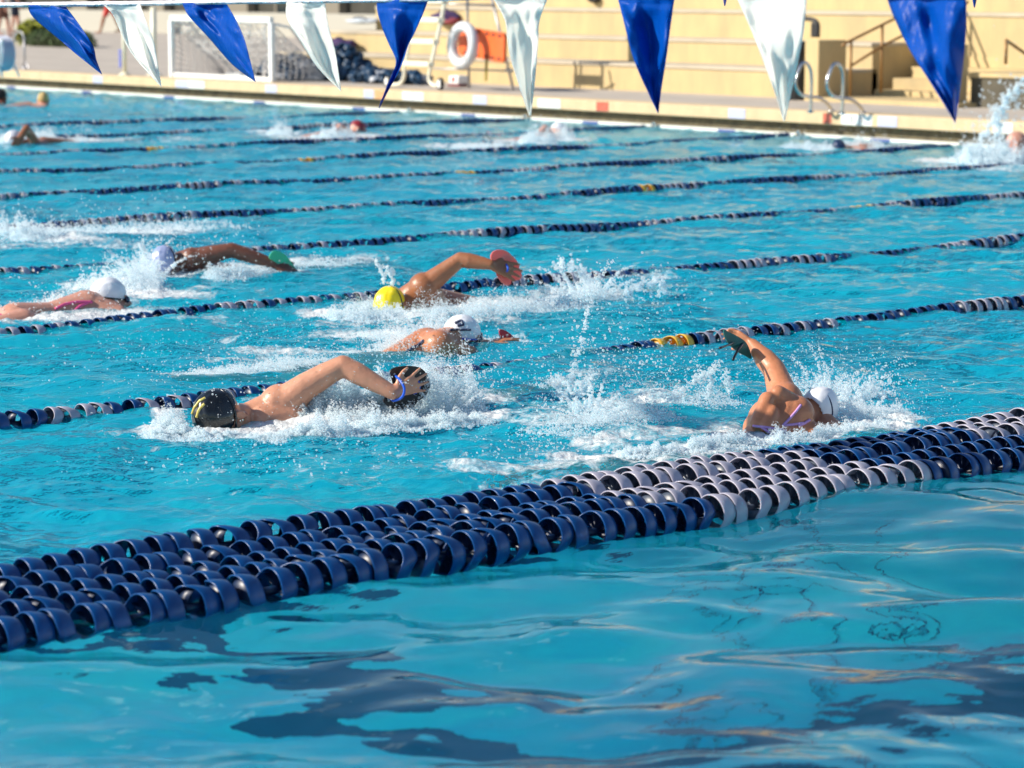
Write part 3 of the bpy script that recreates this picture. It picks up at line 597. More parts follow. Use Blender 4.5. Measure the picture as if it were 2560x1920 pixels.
# hose reel at the very left edge
c=PZ(4,190,DECK); t=thing('hose_reel','blue white wheeled hose reel at the left edge of the deck','hose reel',(c.x,c.y,DECK)); hb=mat('hose_blue',(.50,.54,.66),.35)
bm=bmesh.new()
for k in range(4):
    b2=bmesh.new(); torus(b2,.26-.0*k,.028,32,8); bmesh.ops.translate(b2,verts=b2.verts,vec=(.06*k-.09,0,.36)); mm=bpy.data.meshes.new('x'); b2.to_mesh(mm); b2.free(); bm.from_mesh(mm); bpy.data.meshes.remove(mm)
obj('hose',bm,hb,t,smooth=True)
bm=bmesh.new(); tube(bm,[(-.15,-.3,0),(-.15,0,.36),(-.15,.3,0)],.02,6); tube(bm,[(.15,-.3,0),(.15,0,.36),(.15,.3,0)],.02,6); tube(bm,[(-.15,0,.36),(.15,0,.36)],.02,6); tube(bm,[(-.15,-.2,.1),(-.15,-.3,.55),(-.15,-.34,.6)],.02,6); obj('frame',bm,white,t,smooth=True)
# ================================================================ pennant lines
from mathutils.bvhtree import BVHTree
def vinyl(name,col,tr):
    return mat(name,col,.38,spec=.15,coat=.0,trans=tr,bump=.45,bscale=9,stretch=(1,3.0,1.2))
pblue=vinyl('blue_vinyl',(.0,.09,.50),.40); pwhite=vinyl('white_vinyl',(.93,.93,.90),.58)
def curve_at(pts,v):
    # arclength-ish interpolation by y
    n=len(pts)-1; f=v*n; i=min(n-1,int(f)); t=f-i
    P=[pts[max(0,i-1)],pts[i],pts[i+1],pts[min(n,i+2)]]; o=[]
    for c in (0,1):
        a,b,cc,d=[p[c] for p in P]; o.append(.5*((2*b)+(cc-a)*t+(2*a-5*b+4*cc-d)*t*t+(3*b-a-3*cc+d)*t**3))
    return o
def pennant(Lf,Rt,X0,m,parent,base,seed,amp=.03,slope=.0,label=None):
    nu,nv=22,44; V=[];Fc=[]
    for j in range(nv+1):
        v=j/nv; l=curve_at(Lf,v); r=curve_at(Rt,v)
        for i in range(nu+1):
            u=i/nu; x=l[0]+(r[0]-l[0])*u; y=l[1]+(r[1]-l[1])*u
            w=(1-v)**.5+.15
            d=amp*mnoise.noise(Vector((u*2.2+seed*3.1,v*1.6,seed)))*min(1,v*4+.1)+amp*.4*mnoise.noise(Vector((u*5+seed,v*5,seed*2)))*min(1,v*5)+amp*.8*math.sin((u*1.2+v*.9+seed)*3.3)*v*(1-v*.4)+slope*(u-.5)*v
            d+=.006*math.exp(-((v-.10)/.02)**2)
            V.append(PX(x,y,X0+d)-base); 
    for j in range(nv):
        for i in range(nu):
            a=j*(nu+1)+i; Fc.append((a,a+nu+1,a+nu+2,a+1))
    o=obj('pennant',npmesh('pennant',V,Fc),m,parent,smooth=True)
    md=o.modifiers.new('thickness','SOLIDIFY'); md.thickness=.0012; md.offset=0
    if label: o['label']=label
    return o
XF=5.25
FLG=[('w',[(-160,18),(-130,70),(-90,120),(-40,190)],[(-60,16),(-50,70),(-44,130),(-40,190)]),
('b',[(68,13),(85,45),(150,100),(200,143),(255,186)],[(160,12),(190,50),(231,112),(241,150),(255,186)]),
('w',[(258,12),(284,40),(315,110),(350,160),(404,218)],[(350,10),(368,60),(386,110),(396,170),(404,218)]),
('b',[(456,8),(472,40),(520,92),(580,160),(639,205)],[(563,4),(590,50),(611,98),(625,150),(639,205)]),
('w',[(716,6),(718,48),(755,108),(795,170),(853,228)],[(812,2),(820,60),(836,120),(846,180),(853,228)]),
('b',[(942,0),(944,30),(956,70),(972,110),(990,152),(980,186),(964,224),(947,270)],[(1072,-4),(1056,38),(1038,78),(1020,115),(1010,146),(996,180),(973,222),(948,271)]),
('w',[(1228,-10),(1262,50),(1273,130),(1298,215),(1323,290)],[(1372,-10),(1349,50),(1345,110),(1337,205),(1327,290)]),
('b',[(1542,-14),(1560,55),(1580,135),(1606,200),(1645,283)],[(1688,-14),(1677,60),(1665,150),(1653,225),(1646,283)]),
('w',[(1836,-18),(1878,75),(1909,155),(1938,235),(1959,302)],[(2018,-18),(2009,80),(1992,170),(1975,245),(1962,302)]),
('b',[(2212,-22),(2234,40),(2275,125),(2332,215),(2388,306)],[(2414,-22),(2416,60),(2407,165),(2398,240),(2389,306)]),
('w',[(2640,-26),(2670,60),(2700,160),(2730,240),(2760,330)],[(2850,-26),(2830,60),(2800,160),(2780,240),(2764,330)])]
base=PX(1280,-8,XF); bt_=thing('pennant_line','near string of large alternating blue and white pennants across the top','bunting',tuple(base))
for k_ in range(4):
    x0_=3120+k_*540; FLG.append(('bw'[k_%2],[(x0_,-30-k_*6),(x0_+30,70),(x0_+70,170),(x0_+115,340+k_*20)],[(x0_+260,-30-k_*6),(x0_+220,70),(x0_+170,170),(x0_+119,340+k_*20)]))
whl=['outermost white pennant','leftmost blue pennant, blown to the right','leftmost white pennant, blown to the right','blue pennant in front of the goal','white pennant with a grey shadow, right of the goal','blue pennant twisted into a thin tail, left of the ladder','white pennant right of the ladder chair','blue pennant in the middle right, hanging straight','creased white pennant beside the grab rail','largest blue pennant, at the right','white pennant beyond the right edge']+['pennant beyond the right edge']*4
for k,(c,l,r) in enumerate(FLG): pennant(l,r,XF,pblue if c=='b' else pwhite,bt_,base,k*1.7+.3,.045 if k<6 else .06,(-.05 if k in (1,3) else .05),whl[k])
tape=mat('white_tape',(.75,.75,.82),.25,coat=.4,bump=.5,bscale=40)
bm=bmesh.new(); cp=[(-400,20),(-160,14),(0,12),(160,10),(350,8),(560,4),(812,1),(1072,-3),(1236,-8),(1450,-11),(1688,-13),(2018,-17),(2414,-21),(2850,-25),(3000,-26),(3600,-32),(4400,-42),(5400,-55)]
prev=None
for (x,y) in [curve_at(cp,q/130) for q in range(131)]:
    a=PX(x,y-6,XF-.002+.004*math.sin(x*.11))-base; b=PX(x,y+7,XF-.003+.004*math.sin(x*.07+1))-base; c=PX(x,y,XF+.006)-base; cur=[bm.verts.new(a),bm.verts.new(b),bm.verts.new(c)]
    if prev:
        for k in range(3): bm.faces.new((prev[k],prev[(k+1)%3],cur[(k+1)%3],cur[k]))
    prev=cur
obj('cord_tape',bm,tape,bt_,smooth=True)
XF2=6.6; base=PX(2100,-120,XF2); b2_=thing('pennant_line','second pennant string above the frame, only two blue tips dipping into view','bunting',tuple(base))
for k,(c,tx,ty) in enumerate([('w',1500,-22),('b',1812,15),('w',2130,-20),('b',2436,19),('w',2760,-15)]):
    wd=62; tp=ty-285
    pennant([(tx-wd,tp),(tx-wd*.62,tp+90),(tx-wd*.3,tp+190),(tx-1,ty)],[(tx+wd,tp),(tx+wd*.66,tp+90),(tx+wd*.34,tp+190),(tx+1,ty)],XF2,pblue if c=='b' else pwhite,b2_,base,k*2.3,.03,.03)
bm=bmesh.new(); tube(bm,[PX(x,y,XF2)-base for x,y in ((1000,-300),(1500,-309),(1812,-272),(2130,-306),(2436,-268),(2760,-300),(3100,-290))],.006,6); obj('cord_tape',bm,tape,b2_)
# ================================================================ swimmers
def V3(*a): return Vector(a)
class Body:
    def __init__(s): s.bm=bmesh.new()
    def ell(s,c,r,M=None,sub=3):
        m4=Matrix.Translation(c)@((M or Matrix.Identity(3)).to_4x4())@Matrix.Diagonal((*r,1))
        bmesh.ops.create_icosphere(s.bm,subdivisions=sub,radius=1,matrix=m4)
    def cap(s,a,ra,b,rb,seg=16):
        a=Vector(a);b=Vector(b); s.ell(a,(ra,)*3); s.ell(b,(rb,)*3); d=b-a; L=d.length
        if L<1e-5: return
        q=d.to_track_quat('Z','Y').to_matrix().to_4x4(); bmesh.ops.create_cone(s.bm,cap_ends=True,segments=seg,radius1=ra,radius2=rb,depth=L,matrix=Matrix.Translation((a+b)/2)@q)
    def limb(s,pts):
        for (a,ra),(b,rb) in zip(pts[:-1],pts[1:]): s.cap(a,ra,b,rb)
    def head(s,c,u,f,k=1.0,ears=True):
        u=u.normalized(); f=(f-u*f.dot(u)).normalized(); r=f.cross(u); Mx=Matrix((r,f,u)).transposed()
        P=lambda a,b,cc: c+(r*a+f*b+u*cc)*k
        s.ell(P(0,-.008,.02),(.074*k,.092*k,.088*k),Mx); s.ell(P(0,.035,-.03),(.058*k,.058*k,.075*k),Mx)
        s.ell(P(0,.052,-.085),(.038*k,.036*k,.030*k),Mx); s.ell(P(0,.088,-.072),(.022*k,.012*k,.008*k),Mx); s.ell(P(0,.086,-.084),(.020*k,.011*k,.008*k),Mx)
        s.cap(P(0,.088,.0),.009*k,P(0,.110,-.038),.013*k); 
        for q in (-1,1):
            s.ell(P(q*.013,.100,-.043),(.009*k,.010*k,.008*k),Mx); s.ell(P(q*.03,.080,.012),(.024*k,.010*k,.008*k),Mx); s.ell(P(q*.042,.062,-.035),(.020*k,.020*k,.018*k),Mx)
            if ears: s.ell(P(q*.078,-.005,-.018),(.008*k,.018*k,.030*k),Mx); s.ell(P(q*.083,-.010,-.008),(.006*k,.012*k,.016*k),Mx)
            s.cap(P(q*.055,.0,-.06),.020*k,P(q*.02,.06,-.092),.018*k)
        s.fr=(c,r,f,u,k); return s.fr
    def hand(s,w,d,n,k=1.0,spread=.5,curl=.25,thumb=1):
        """w wrist, d towards fingertips, n out of the back of the hand"""
        d=d.normalized(); n=(n-d*n.dot(d)).normalized(); t=d.cross(n)*thumb
        kn=[]
        for i,(o,l) in enumerate([(.030,.080),(.010,.086),(-.011,.082),(-.030,.074)]):
            p=w+d*l*k+t*o*k-n*abs(o)*.12*k; kn.append(p); s.cap(w+t*o*.5*k+d*.012*k,.015*k,p,.0125*k,10)
        for i,(p,L) in enumerate(zip(kn,(.072,.080,.075,.060))):
            a=(1.5-i)*.17*spread*2; dd=(d*math.cos(a)+t*math.sin(a)).normalized(); q=p; rr=.0098*k
            for j,(fr_,cu) in enumerate(((.45,curl*.5),(.30,curl*.9),(.25,curl*.8))):
                dd=(dd*math.cos(cu)-n*math.sin(cu)).normalized(); e=q+dd*L*fr_*k; s.cap(q,rr,e,rr*.9,10); q=e; rr*=.9
        b=w+t*.020*k+d*.018*k; m_=b+(d*.62+t*.75-n*.15).normalized()*.042*k; e=m_+(d*.8+t*.5-n*.1).normalized()*.030*k; g=e+(d*.92+t*.3-n*.1).normalized()*.024*k
        s.cap(b,.015*k,m_,.0125*k,10); s.cap(m_,.0125*k,e,.0105*k,10); s.cap(e,.0105*k,g,.0085*k,10)
    def build(s,parent,m,org,vox=.006,sm=6,name='body'):
        d=bpy.data.meshes.new('tmp'); s.bm.to_mesh(d); s.bm.free(); o=bpy.data.objects.new('tmp',d); COL.objects.link(o)
        a=o.modifiers.new('r','REMESH'); a.mode='VOXEL'; a.voxel_size=vox; b=o.modifiers.new('s','SMOOTH'); b.factor=.5; b.iterations=sm
        dg=bpy.context.evaluated_depsgraph_get(); dg.update(); me=bpy.data.meshes.new_from_object(o.evaluated_get(dg)); bpy.data.objects.remove(o); bpy.data.meshes.remove(d)
        s.bvh=BVHTree.FromPolygons([v.co.copy() for v in me.vertices],[tuple(p.vertices) for p in me.polygons])
        me.transform(Matrix.Translation(-Vector(org))); return obj(name,me,m,parent,smooth=True)
def swimcap(fr,m,parent,org,low=-.012,tilt=.25,grow=1.06,name='swim_cap',label=None,long=1.0):
    c,r,f,u,k=fr; Mx=Matrix((r,f,u)).transposed(); bm=bmesh.new(); bmesh.ops.create_icosphere(bm,subdivisions=5,radius=1)
    kill=[v for v in bm.verts if (v.co.z-v.co.y*tilt*-1*-1)*.088 < low]   # plane tilted up over the brow
    bmesh.ops.delete(bm,geom=kill,context='VERTS')
    for v in bm.verts:
        w=1+.03*mnoise.noise(v.co*3.0)+.012*math.sin(v.co.x*22+v.co.y*3)*max(0,v.co.z)
        v.co=c+Mx@Vector((v.co.x*.074*grow*k*w,(v.co.y*.092*grow*w-.008)*k,(v.co.z*.088*grow*w*(long if v.co.z>0 else 1)+.02)*k))-Vector(org)
    o=obj(name,bm,m,parent,smooth=True); md=o.modifiers.new('thickness','SOLIDIFY'); md.thickness=.003; md.offset=1
    if label: o['label']=label
    return o
def goggles(fr,lens,strapm,parent,org):
    c,r,f,u,k=fr; O=Vector(org); P=lambda a,b,cc: c+(r*a+f*b+u*cc)*k-O; bm=bmesh.new()
    tube(bm,[P(.084*math.cos(a),.100*math.sin(a)-.006,-.0+.022*math.sin(a+R(180))*.9+.012) for a in [2*math.pi*i/32 for i in range(32)]],.0045*k,6,close=True)
    g=obj('goggles',bm,strapm,parent,smooth=True)
    for q in (-1,1):
        bm=bmesh.new(); Mx=Matrix((r,f,u)).transposed(); bmesh.ops.create_icosphere(bm,subdivisions=3,radius=1,matrix=Matrix.Translation(P(q*.033,.090,-.008))@Mx.to_4x4()@Matrix.Diagonal((.029*k,.016*k,.020*k,1))); obj('lens',bm,lens,g,smooth=True)
    return g
def surf_tube(bvh,pts,org,r,m,parent,name='strap',flat=1,nseg=6):
    o=[]
    fine=[]
    for (a,b) in zip(pts[:-1],pts[1:]):
        for k in range(6): t=k/6; fine.append((a[0]+(b[0]-a[0])*t,a[1]+(b[1]-a[1])*t))
    fine.append(pts[-1])
    for x,y in fine:
        h=bvh.ray_cast(CAM,ray(x,y).normalized())
        if h[0] is not None: o.append(h[0]+h[1]*r*.35-Vector(org))
    if len(o)>2:
        bm=bmesh.new(); tube(bm,o,r,nseg); return obj(name,bm,m,parent,smooth=True)
def plate(name,outl,Yp,m,label,group=None,th=.006,holes=0,tilt=0.0,strap=None,strapm=None):
    pts=[PY(x,y,Yp+tilt*(x-outl[0][0])*.001) for x,y in outl]; sm_=[]
    n=len(pts)
    for i in range(n):
        a,b,c,d=pts[i-1],pts[i],pts[(i+1)%n],pts[(i+2)%n]
        for k in range(4):
            t=k/4; sm_.append(.5*((2*b)+(c-a)*t+(2*a-5*b+4*c-d)*t*t+(3*b-a-3*c+d)*t**3))
    ctr=sum(sm_,Vector())/len(sm_); t=thing(name,label,'hand paddle',tuple(ctr)); bm=bmesh.new()
    cf=bm.verts.new((0,.0,0)); cb=bm.verts.new((0,th,0)); F1=[bm.verts.new(p-ctr) for p in sm_]; F2=[bm.verts.new(p-ctr+Vector((0,th,0))) for p in sm_]; N_=len(sm_)
    for i in range(N_):
        j=(i+1)%N_; bm.faces.new((cf,F1[i],F1[j])); bm.faces.new((cb,F2[j],F2[i])); bm.faces.new((F1[i],F2[i],F2[j],F1[j]))
    bmesh.ops.recalc_face_normals(bm,faces=bm.faces); obj('blade',bm,m,t)
    if holes:
        rnd=random.Random(3)
        for i in range(holes):
            bm=bmesh.new(); a=rnd.uniform(0,6.28); q=.45+.4*rnd.random(); e=sm_[int(a/6.284*N_)%N_]; p=ctr+(e-ctr)*q-ctr
            bmesh.ops.create_cone(bm,cap_ends=True,segments=10,radius1=.005,radius2=.005,depth=.002,matrix=Matrix.Translation(p-Vector((0,.0022,0)))@Matrix.Rotation(R(90),4,'X'))
            obj('hole',bm,mat('hole_rim',(.35,.4,.42),.4),t)
    if strap:
        for s_ in strap:
            bm=bmesh.new(); tube(bm,[p-ctr for p in arc([PY(x,y,Yp+dy) for x,y,dy in s_],5)],.0055,8); obj('strap',bm,strapm,t,smooth=True)
    return t
def skin(name,c,rough=.40): return mat(name,c,rough,spec=.45,coat=.18,vary=.16,vscale=9,sss=.12,bump=.14,bscale=45)
skA=skin('skin_fair',(.56,.27,.17)); skB=skin('skin_tan',(.50,.20,.10)); skD=skin('skin_brown',(.33,.13,.06)); skE=skin('skin_dark',(.17,.065,.04)); skF=skin('skin_rosy',(.58,.29,.21))
rubK=mat('black_latex',(.006,.007,.008),.22,coat=.6,bump=.1,bscale=12); rubW=mat('white_latex',(.76,.79,.85),.3,coat=.3,bump=.08,bscale=12); rubY=mat('yellow_latex',(.92,.72,.01),.3,coat=.3); rubR=mat('dark_red_latex',(.30,.03,.04),.35)
bluS=mat('blue_silicone',(.01,.10,.62),.35); gogK=mat('dark_lens',(.01,.02,.05),.08,coat=.8); lil=mat('lilac_lycra',(.52,.30,.62),.5); pnk=mat('pink_lycra',(.75,.10,.28),.5); navs=mat('navy_lycra',(.02,.03,.09),.5)
redp=mat('red_paddle',(.45,.02,.04),.3); SWG='swimmers doing front crawl in the lanes'
def person(label,org,group=SWG,cat='swimmer',name='person'):
    t=thing(name,label,cat,tuple(org),group); return t
# ---- A: black cap, arm recovering over the water with a black paddle
YA=8.72; org=PY(700,1050,YA); org.z=0
tA=person('black capped fair skinned swimmer, bent arm arched over white foam, nearest at left',org)
b=Body(); h=PY(558,1044,YA); S=PY(712,1006,YA-.05); E_=PY(858,914,YA-.20); W_=PY(982,982,YA-.36)
fr=b.head(h,V3(-1,-.12,.16),V3(-.16,-.22,-1),1.06)
nk=PY(640,1052,YA+.05); b.cap(h-fr[3]*.06,.062,nk+V3(.02,0,0),.066)
b.limb([(S,.070),(S+(E_-S)*.35+V3(0,0,.010),.058),(S+(E_-S)*.7+V3(0,0,.008),.050),(E_,.043),(E_+(W_-E_)*.28,.045),(E_+(W_-E_)*.6,.038),(W_,.029)])
b.ell(S+V3(-.01,.02,.0),(.085,.075,.075)); far=S+V3(.02,.34,-.20)
chest=S+V3(.13,.14,-.11); b.cap(nk,.075,S+V3(-.02,.03,-.02),.07); b.cap(PY(628,1038,YA+.02),.058,S+V3(-.0,.02,-.005),.066); b.cap(PY(660,1050,YA-.03),.07,PY(725,1040,YA-.06),.085); b.cap(nk+V3(.03,.05,-.01),.08,far,.075); b.cap(S+V3(.02,.04,-.03),.078,chest,.115); b.cap(far,.07,chest,.115)
b.cap(S+V3(.03,.02,-.05),.072,S+V3(.09,.05,-.14),.085)
hip=V3(S.x+.56,YA+.12,-.12); b.cap(chest,.125,V3(S.x+.36,YA+.12,-.10),.105); b.cap(V3(S.x+.36,YA+.12,-.10),.105,hip,.125)
for q in (-1,1): b.limb([(hip+V3(0,q*.08,0),.085),(hip+V3(.42,q*.09,-.06+.05*q),.055),(hip+V3(.80,q*.08,-.06-.05*q),.038),(hip+V3(.98,q*.07,-.02-.03*q),.025)])
b.limb([(far,.055),(far+V3(-.22,.02,-.12),.042),(far+V3(-.45,-.02,-.2),.028)])
hd=(PY(1052,952,YA-.40)-W_); b.cap(W_,.027,W_+hd*.12,.026); b.hand(W_+hd.normalized()*.012,hd,V3(-.1,-1,.25),.90,.62,.06,-1)
b.build(tA,skA,org,.0055,5)
swimcap(fr,rubK,tA,org,low=-.014,tilt=.22,grow=1.07,long=1.2); goggles(fr,gogK,rubK,tA,org)
cm=[c_ for c_ in tA.children if c_.name.startswith('swim_cap')][0]; cb_=BVHTree.FromPolygons([v.co+Vector(org) for v in cm.data.vertices],[tuple(p.vertices) for p in cm.data.polygons])
for pp in ([(482,1035),(488,1018),(500,1003),(514,996)],[(492,1044),(500,1022),(512,1010)]): surf_tube(cb_,pp,Vector(org)+Vector((0,.0,0)),.0065,mat('gold_glint',(.62,.50,.12),.35),tA,'cap_glint')  # sun glint on the latex, laid on as gold strips
Z4=lambda x,y:(380+x*.3933,850+y*.3933)
plate('hand_paddle',[Z4(*p) for p in [(1520,190),(1600,166),(1700,174),(1752,226),(1768,290),(1742,350),(1690,392),(1640,446),(1580,440),(1520,432),(1472,388),(1500,352),(1545,330),(1530,260)]],YA-.335,mat('black_glossy_plastic',(.008,.009,.012),.5),'black hand paddle with blue straps on the black capped swimmer\'s hand',holes=16,
 strap=[[(*Z4(1545,225),0.0),(*Z4(1580,260),-.05),(*Z4(1604,310),-.075),(*Z4(1590,362),-.07),(*Z4(1540,385),-.03),(*Z4(1515,372),0)],[(*Z4(1660,250),-.005),(*Z4(1690,262),-.05),(*Z4(1700,300),-.06),(*Z4(1680,330),-.05),(*Z4(1665,340),0)]],strapm=bluS)
# ---- B: woman with raised arm and dark teal paddle
Z5=lambda x,y:(1650+x*.3165,780+y*.3165)
YB=7.30; org=PY(1950,1080,YB); org.z=0
tB=person('tanned swimmer with lilac straps and white cap, one arm raised straight up',org)
b=Body(); S=PY(1962,1002,YB); E_=PY(1936,925,YB+.12); W_=PY(1882,862,YB+.26)
h=PY(*Z5(1232,790),YB-.03); fr=b.head(h,V3(.93,.05,.33),V3(.25,.25,-.93),.88)
b.limb([(S,.070),(S+(E_-S)*.4,.058),(E_,.047),(E_+(W_-E_)*.4,.045),(E_+(W_-E_)*.75,.033),(W_,.026)])
nk=PY(2040,1052,YB-.03); b.cap(h-fr[3]*.05,.05,nk,.058); rs=S+V3(.10,-.24,-.17)
b.ell(S,(.075,.075,.078)); b.cap(nk,.065,S+V3(-.01,0,-.03),.072); b.cap(nk,.06,rs,.07); ch=PY(1928,1074,YB-.05)
b.cap(S+V3(-.0,-.02,-.03),.080,ch,.100); b.cap(rs,.07,ch+V3(.05,-.03,-.03),.09); b.cap(PY(1990,1035,YB-.09),.075,ch,.09); b.cap(PY(1936,1022,YB+.0),.072,PY(1900,1072,YB),.07); b.cap(PY(1945,1005,YB+.02),.06,PY(1925,1050,YB-.03),.09)
ch=ch+V3(.03,0,-.015); wa=V3(ch.x-.22,YB-.03,-.15); hp=V3(ch.x-.44,YB-.03,-.19); b.cap(ch,.100,wa,.09); b.cap(wa,.09,hp,.115)
for q in (-1,1): b.limb([(hp+V3(0,q*.08,0),.088),(hp+V3(-.4,q*.09,-.04-.05*q),.056),(hp+V3(-.78,q*.08,-.04+.05*q),.038),(hp+V3(-.95,q*.07,-.03),.026)])
b.limb([(rs,.05),(rs+V3(.2,-.02,-.12),.04),(rs+V3(.42,.02,-.2),.028)])
hd=PY(1838,838,YB+.34)-W_; b.hand(W_+hd.normalized()*.01,hd,V3(.3,.9,.5),.82,.12,.35,1)
for (x0,y0,x1,y1,dy,rr) in [(1918,1000,1893,1058,-.052,.034),(1972,1010,1950,1062,-.088,.034),(1990,1018,1990,1060,-.115,.030),(1945,985,1985,1005,-.060,.036),(1930,1030,1915,1066,-.09,.030)]: b.cap(PY(x0,y0,YB+dy),rr,PY(x1,y1,YB+dy-.02),rr*.9)
b.build(tB,skB,org,.0055,9)
swimcap(fr,rubW,tB,org,low=-.050,tilt=.05,grow=1.08,long=1.12); goggles(fr,gogK,navs,tB,org)
for pp,r_ in (([(1112,735),(1075,785),(1020,845),(968,898)],.0055),([(968,898),(1040,890),(1130,878)],.0055),([(735,898),(840,910),(968,930),(990,938)],.0055),([(800,905),(850,940),(912,985)],.0055),([(985,940),(1000,985),(1010,1010)],.005),([(1180,850),(1140,880),(1090,900)],.006)):
    surf_tube(b.bvh,[Z5(*q) for q in pp],org,r_,lil,tB,'swimsuit_strap')
# dark lower swimsuit
bm=bmesh.new(); bmesh.ops.create_icosphere(bm,subdivisions=4,radius=1,matrix=Matrix.Translation(hp+V3(-.02,0,.0)-Vector(org))@Matrix.Diagonal((.17,.13,.125,1))); obj('swimsuit',bm,navs,tB,smooth=True)
plate('hand_paddle',[Z5(*p) for p in [(505,145),(545,158),(610,190),(668,228),(702,280),(724,366),(680,350),(620,318),(565,272),(522,215)]],YB+.235,mat('dark_teal_plastic',(.012,.12,.11),.25,coat=.3),'dark teal hand paddle with loose cords on the raised hand',
 strap=[[(*Z5(575,245),0),(*Z5(530,265),-.03),(*Z5(470,285),-.06)],[(*Z5(655,250),0),(*Z5(610,310),-.03),(*Z5(575,380),-.05)]],strapm=rubK)
# ---- C: white cap, back to the camera, red paddle ahead
Z6=lambda x,y:(800+x*.4069,580+y*.4069)
YC_=9.95; org=PY(1060,890,YC_); org.z=0
tC=person('swimmer in white cap with dark logo, breathing above the splash in the centre',org)
b=Body(); h=PY(*Z6(880,640),YC_); fr=b.head(h,V3(-.10,-.12,1),V3(.75,-.55,-.15),.92)
nk=PY(*Z6(790,668),YC_); b.cap(h-fr[3]*.05,.055,nk,.062); S1=PY(*Z6(730,700),YC_-.12); S2=nk+V3(.02,.2,-.05); ch=PY(*Z6(660,735),YC_)
b.cap(nk,.07,S1,.07); b.cap(nk,.07,S2,.07); b.cap(S1,.078,ch,.118); b.cap(S2,.07,ch,.11); b.cap(ch,.115,V3(ch.x-.26,YC_,-.09),.095); hp=V3(ch.x-.5,YC_,-.17); b.cap(V3(ch.x-.26,YC_,-.09),.095,hp,.115)
for q in (-1,1): b.limb([(hp+V3(0,q*.08,0),.085),(hp+V3(-.4,q*.09,-.05+.03*q),.055),(hp+V3(-.78,q*.09,.06-.03*q),.04),(hp+V3(-.98,q*.08,.15),.03)])
hand_=PY(*Z6(1130,640),YC_-.1); b.limb([(S1,.055),(S1+V3(.22,-.02,-.07),.042),(hand_+V3(-.12,0,-.035),.03)]); b.hand(hand_+V3(-.1,0,-.03),V3(1,-.2,.2),V3(0,0,1),1.0,.2,.15,1)
b.build(tC,skB,org,.0065,5)
swimcap(fr,rubW,tC,org,low=-.030,tilt=.2); goggles(fr,gogK,bluS,tC,org)
# black logo blocks and lettering-like stripe on the cap
for pp,r_,nm in (([(830,560),(868,545),(880,570),(845,575)],.007,'cap_emblem'),([(800,603),(860,600),(925,602)],.006,'cap_stripe')):
    surf_tube(BVHTree.FromObject(tC.children[1],bpy.context.evaluated_depsgraph_get()) if False else b.bvh,[Z6(*q) for q in pp],Vector(org)+ray(1100,800).normalized()*.010,r_,navs,tC,nm)
surf_tube(b.bvh,[Z6(*q) for q in [(640,668),(600,700),(540,730),(520,770)]],org,.008,navs,tC,'swimsuit_strap')
plate('hand_paddle',[Z6(*p) for p in [(1105,600),(1140,605),(1185,640),(1180,660),(1130,662),(1108,640)]],YC_-.11,redp,'small dark red hand paddle just breaking the water right of the white cap')
# ---- D: yellow cap, pink paddle
YD=11.35; org=PY(1060,760,YD); org.z=0
tD=person('yellow capped brown swimmer with bent arm high over the water, centre',org)
b=Body(); h=PY(*Z6(447,458),YD); fr=b.head(h,V3(-.95,-.1,.2),V3(-.15,-.2,-.95),1.0)
S=PY(*Z6(635,342),YD-.05); E_=PY(*Z6(862,168),YD-.18); W_=PY(*Z6(1048,200),YD-.32)
b.limb([(S,.068),(S+(E_-S)*.4,.056),(E_+(S-E_)*.25,.047),(E_,.041),(E_+(W_-E_)*.3,.044),(E_+(W_-E_)*.7,.036),(W_,.029)])
nk=PY(*Z6(548,405),YD+.03); b.cap(h-fr[3]*.05,.055,nk,.062); far=S+V3(.02,.32,-.16); ch=S+V3(.12,.12,-.13)
b.cap(nk,.075,S,.072); b.cap(nk,.07,far,.07); b.cap(S,.085,ch,.12); b.cap(PY(*Z6(600,400),YD),.08,ch,.11); b.cap(far,.07,ch,.11); hp=V3(S.x+.56,YD+.1,-.13); b.cap(ch,.12,hp,.12)
for q in (-1,1): b.limb([(hp+V3(0,q*.08,0),.085),(hp+V3(.42,q*.09,-.05),.055),(hp+V3(.8,q*.08,-.05),.038),(hp+V3(.95,q*.07,-.03),.025)])
b.limb([(far,.055),(far+V3(-.2,.02,-.12),.04),(far+V3(-.45,0,-.2),.028)])
hd=PY(*Z6(1180,235),YD-.36)-W_; b.hand(W_+hd.normalized()*.01,hd,V3(0,-1,.3),1.15,.45,.18,-1)
b.build(tD,skD,org,.0065,4)
swimcap(fr,rubY,tD,org,low=-.035,tilt=.1,grow=1.08); goggles(fr,gogK,rubK,tD,org)
plate('hand_paddle',[Z6(*p) for p in [(1050,150),(1070,118),(1110,108),(1150,120),(1195,160),(1222,195),(1225,225),(1240,260),(1230,290),(1200,298),(1180,290),(1172,320),(1150,330),(1120,310),(1090,270),(1082,240),(1062,190)]],YD-.33,mat('pink_plastic',(.95,.22,.18),.35,coat=.2,trans=.25),'salmon pink hand paddle behind the yellow capped swimmer\'s raised hand',
 strap=[[(*Z6(1140,190),0),(*Z6(1155,225),-.06),(*Z6(1140,255),0)]],strapm=bluS)
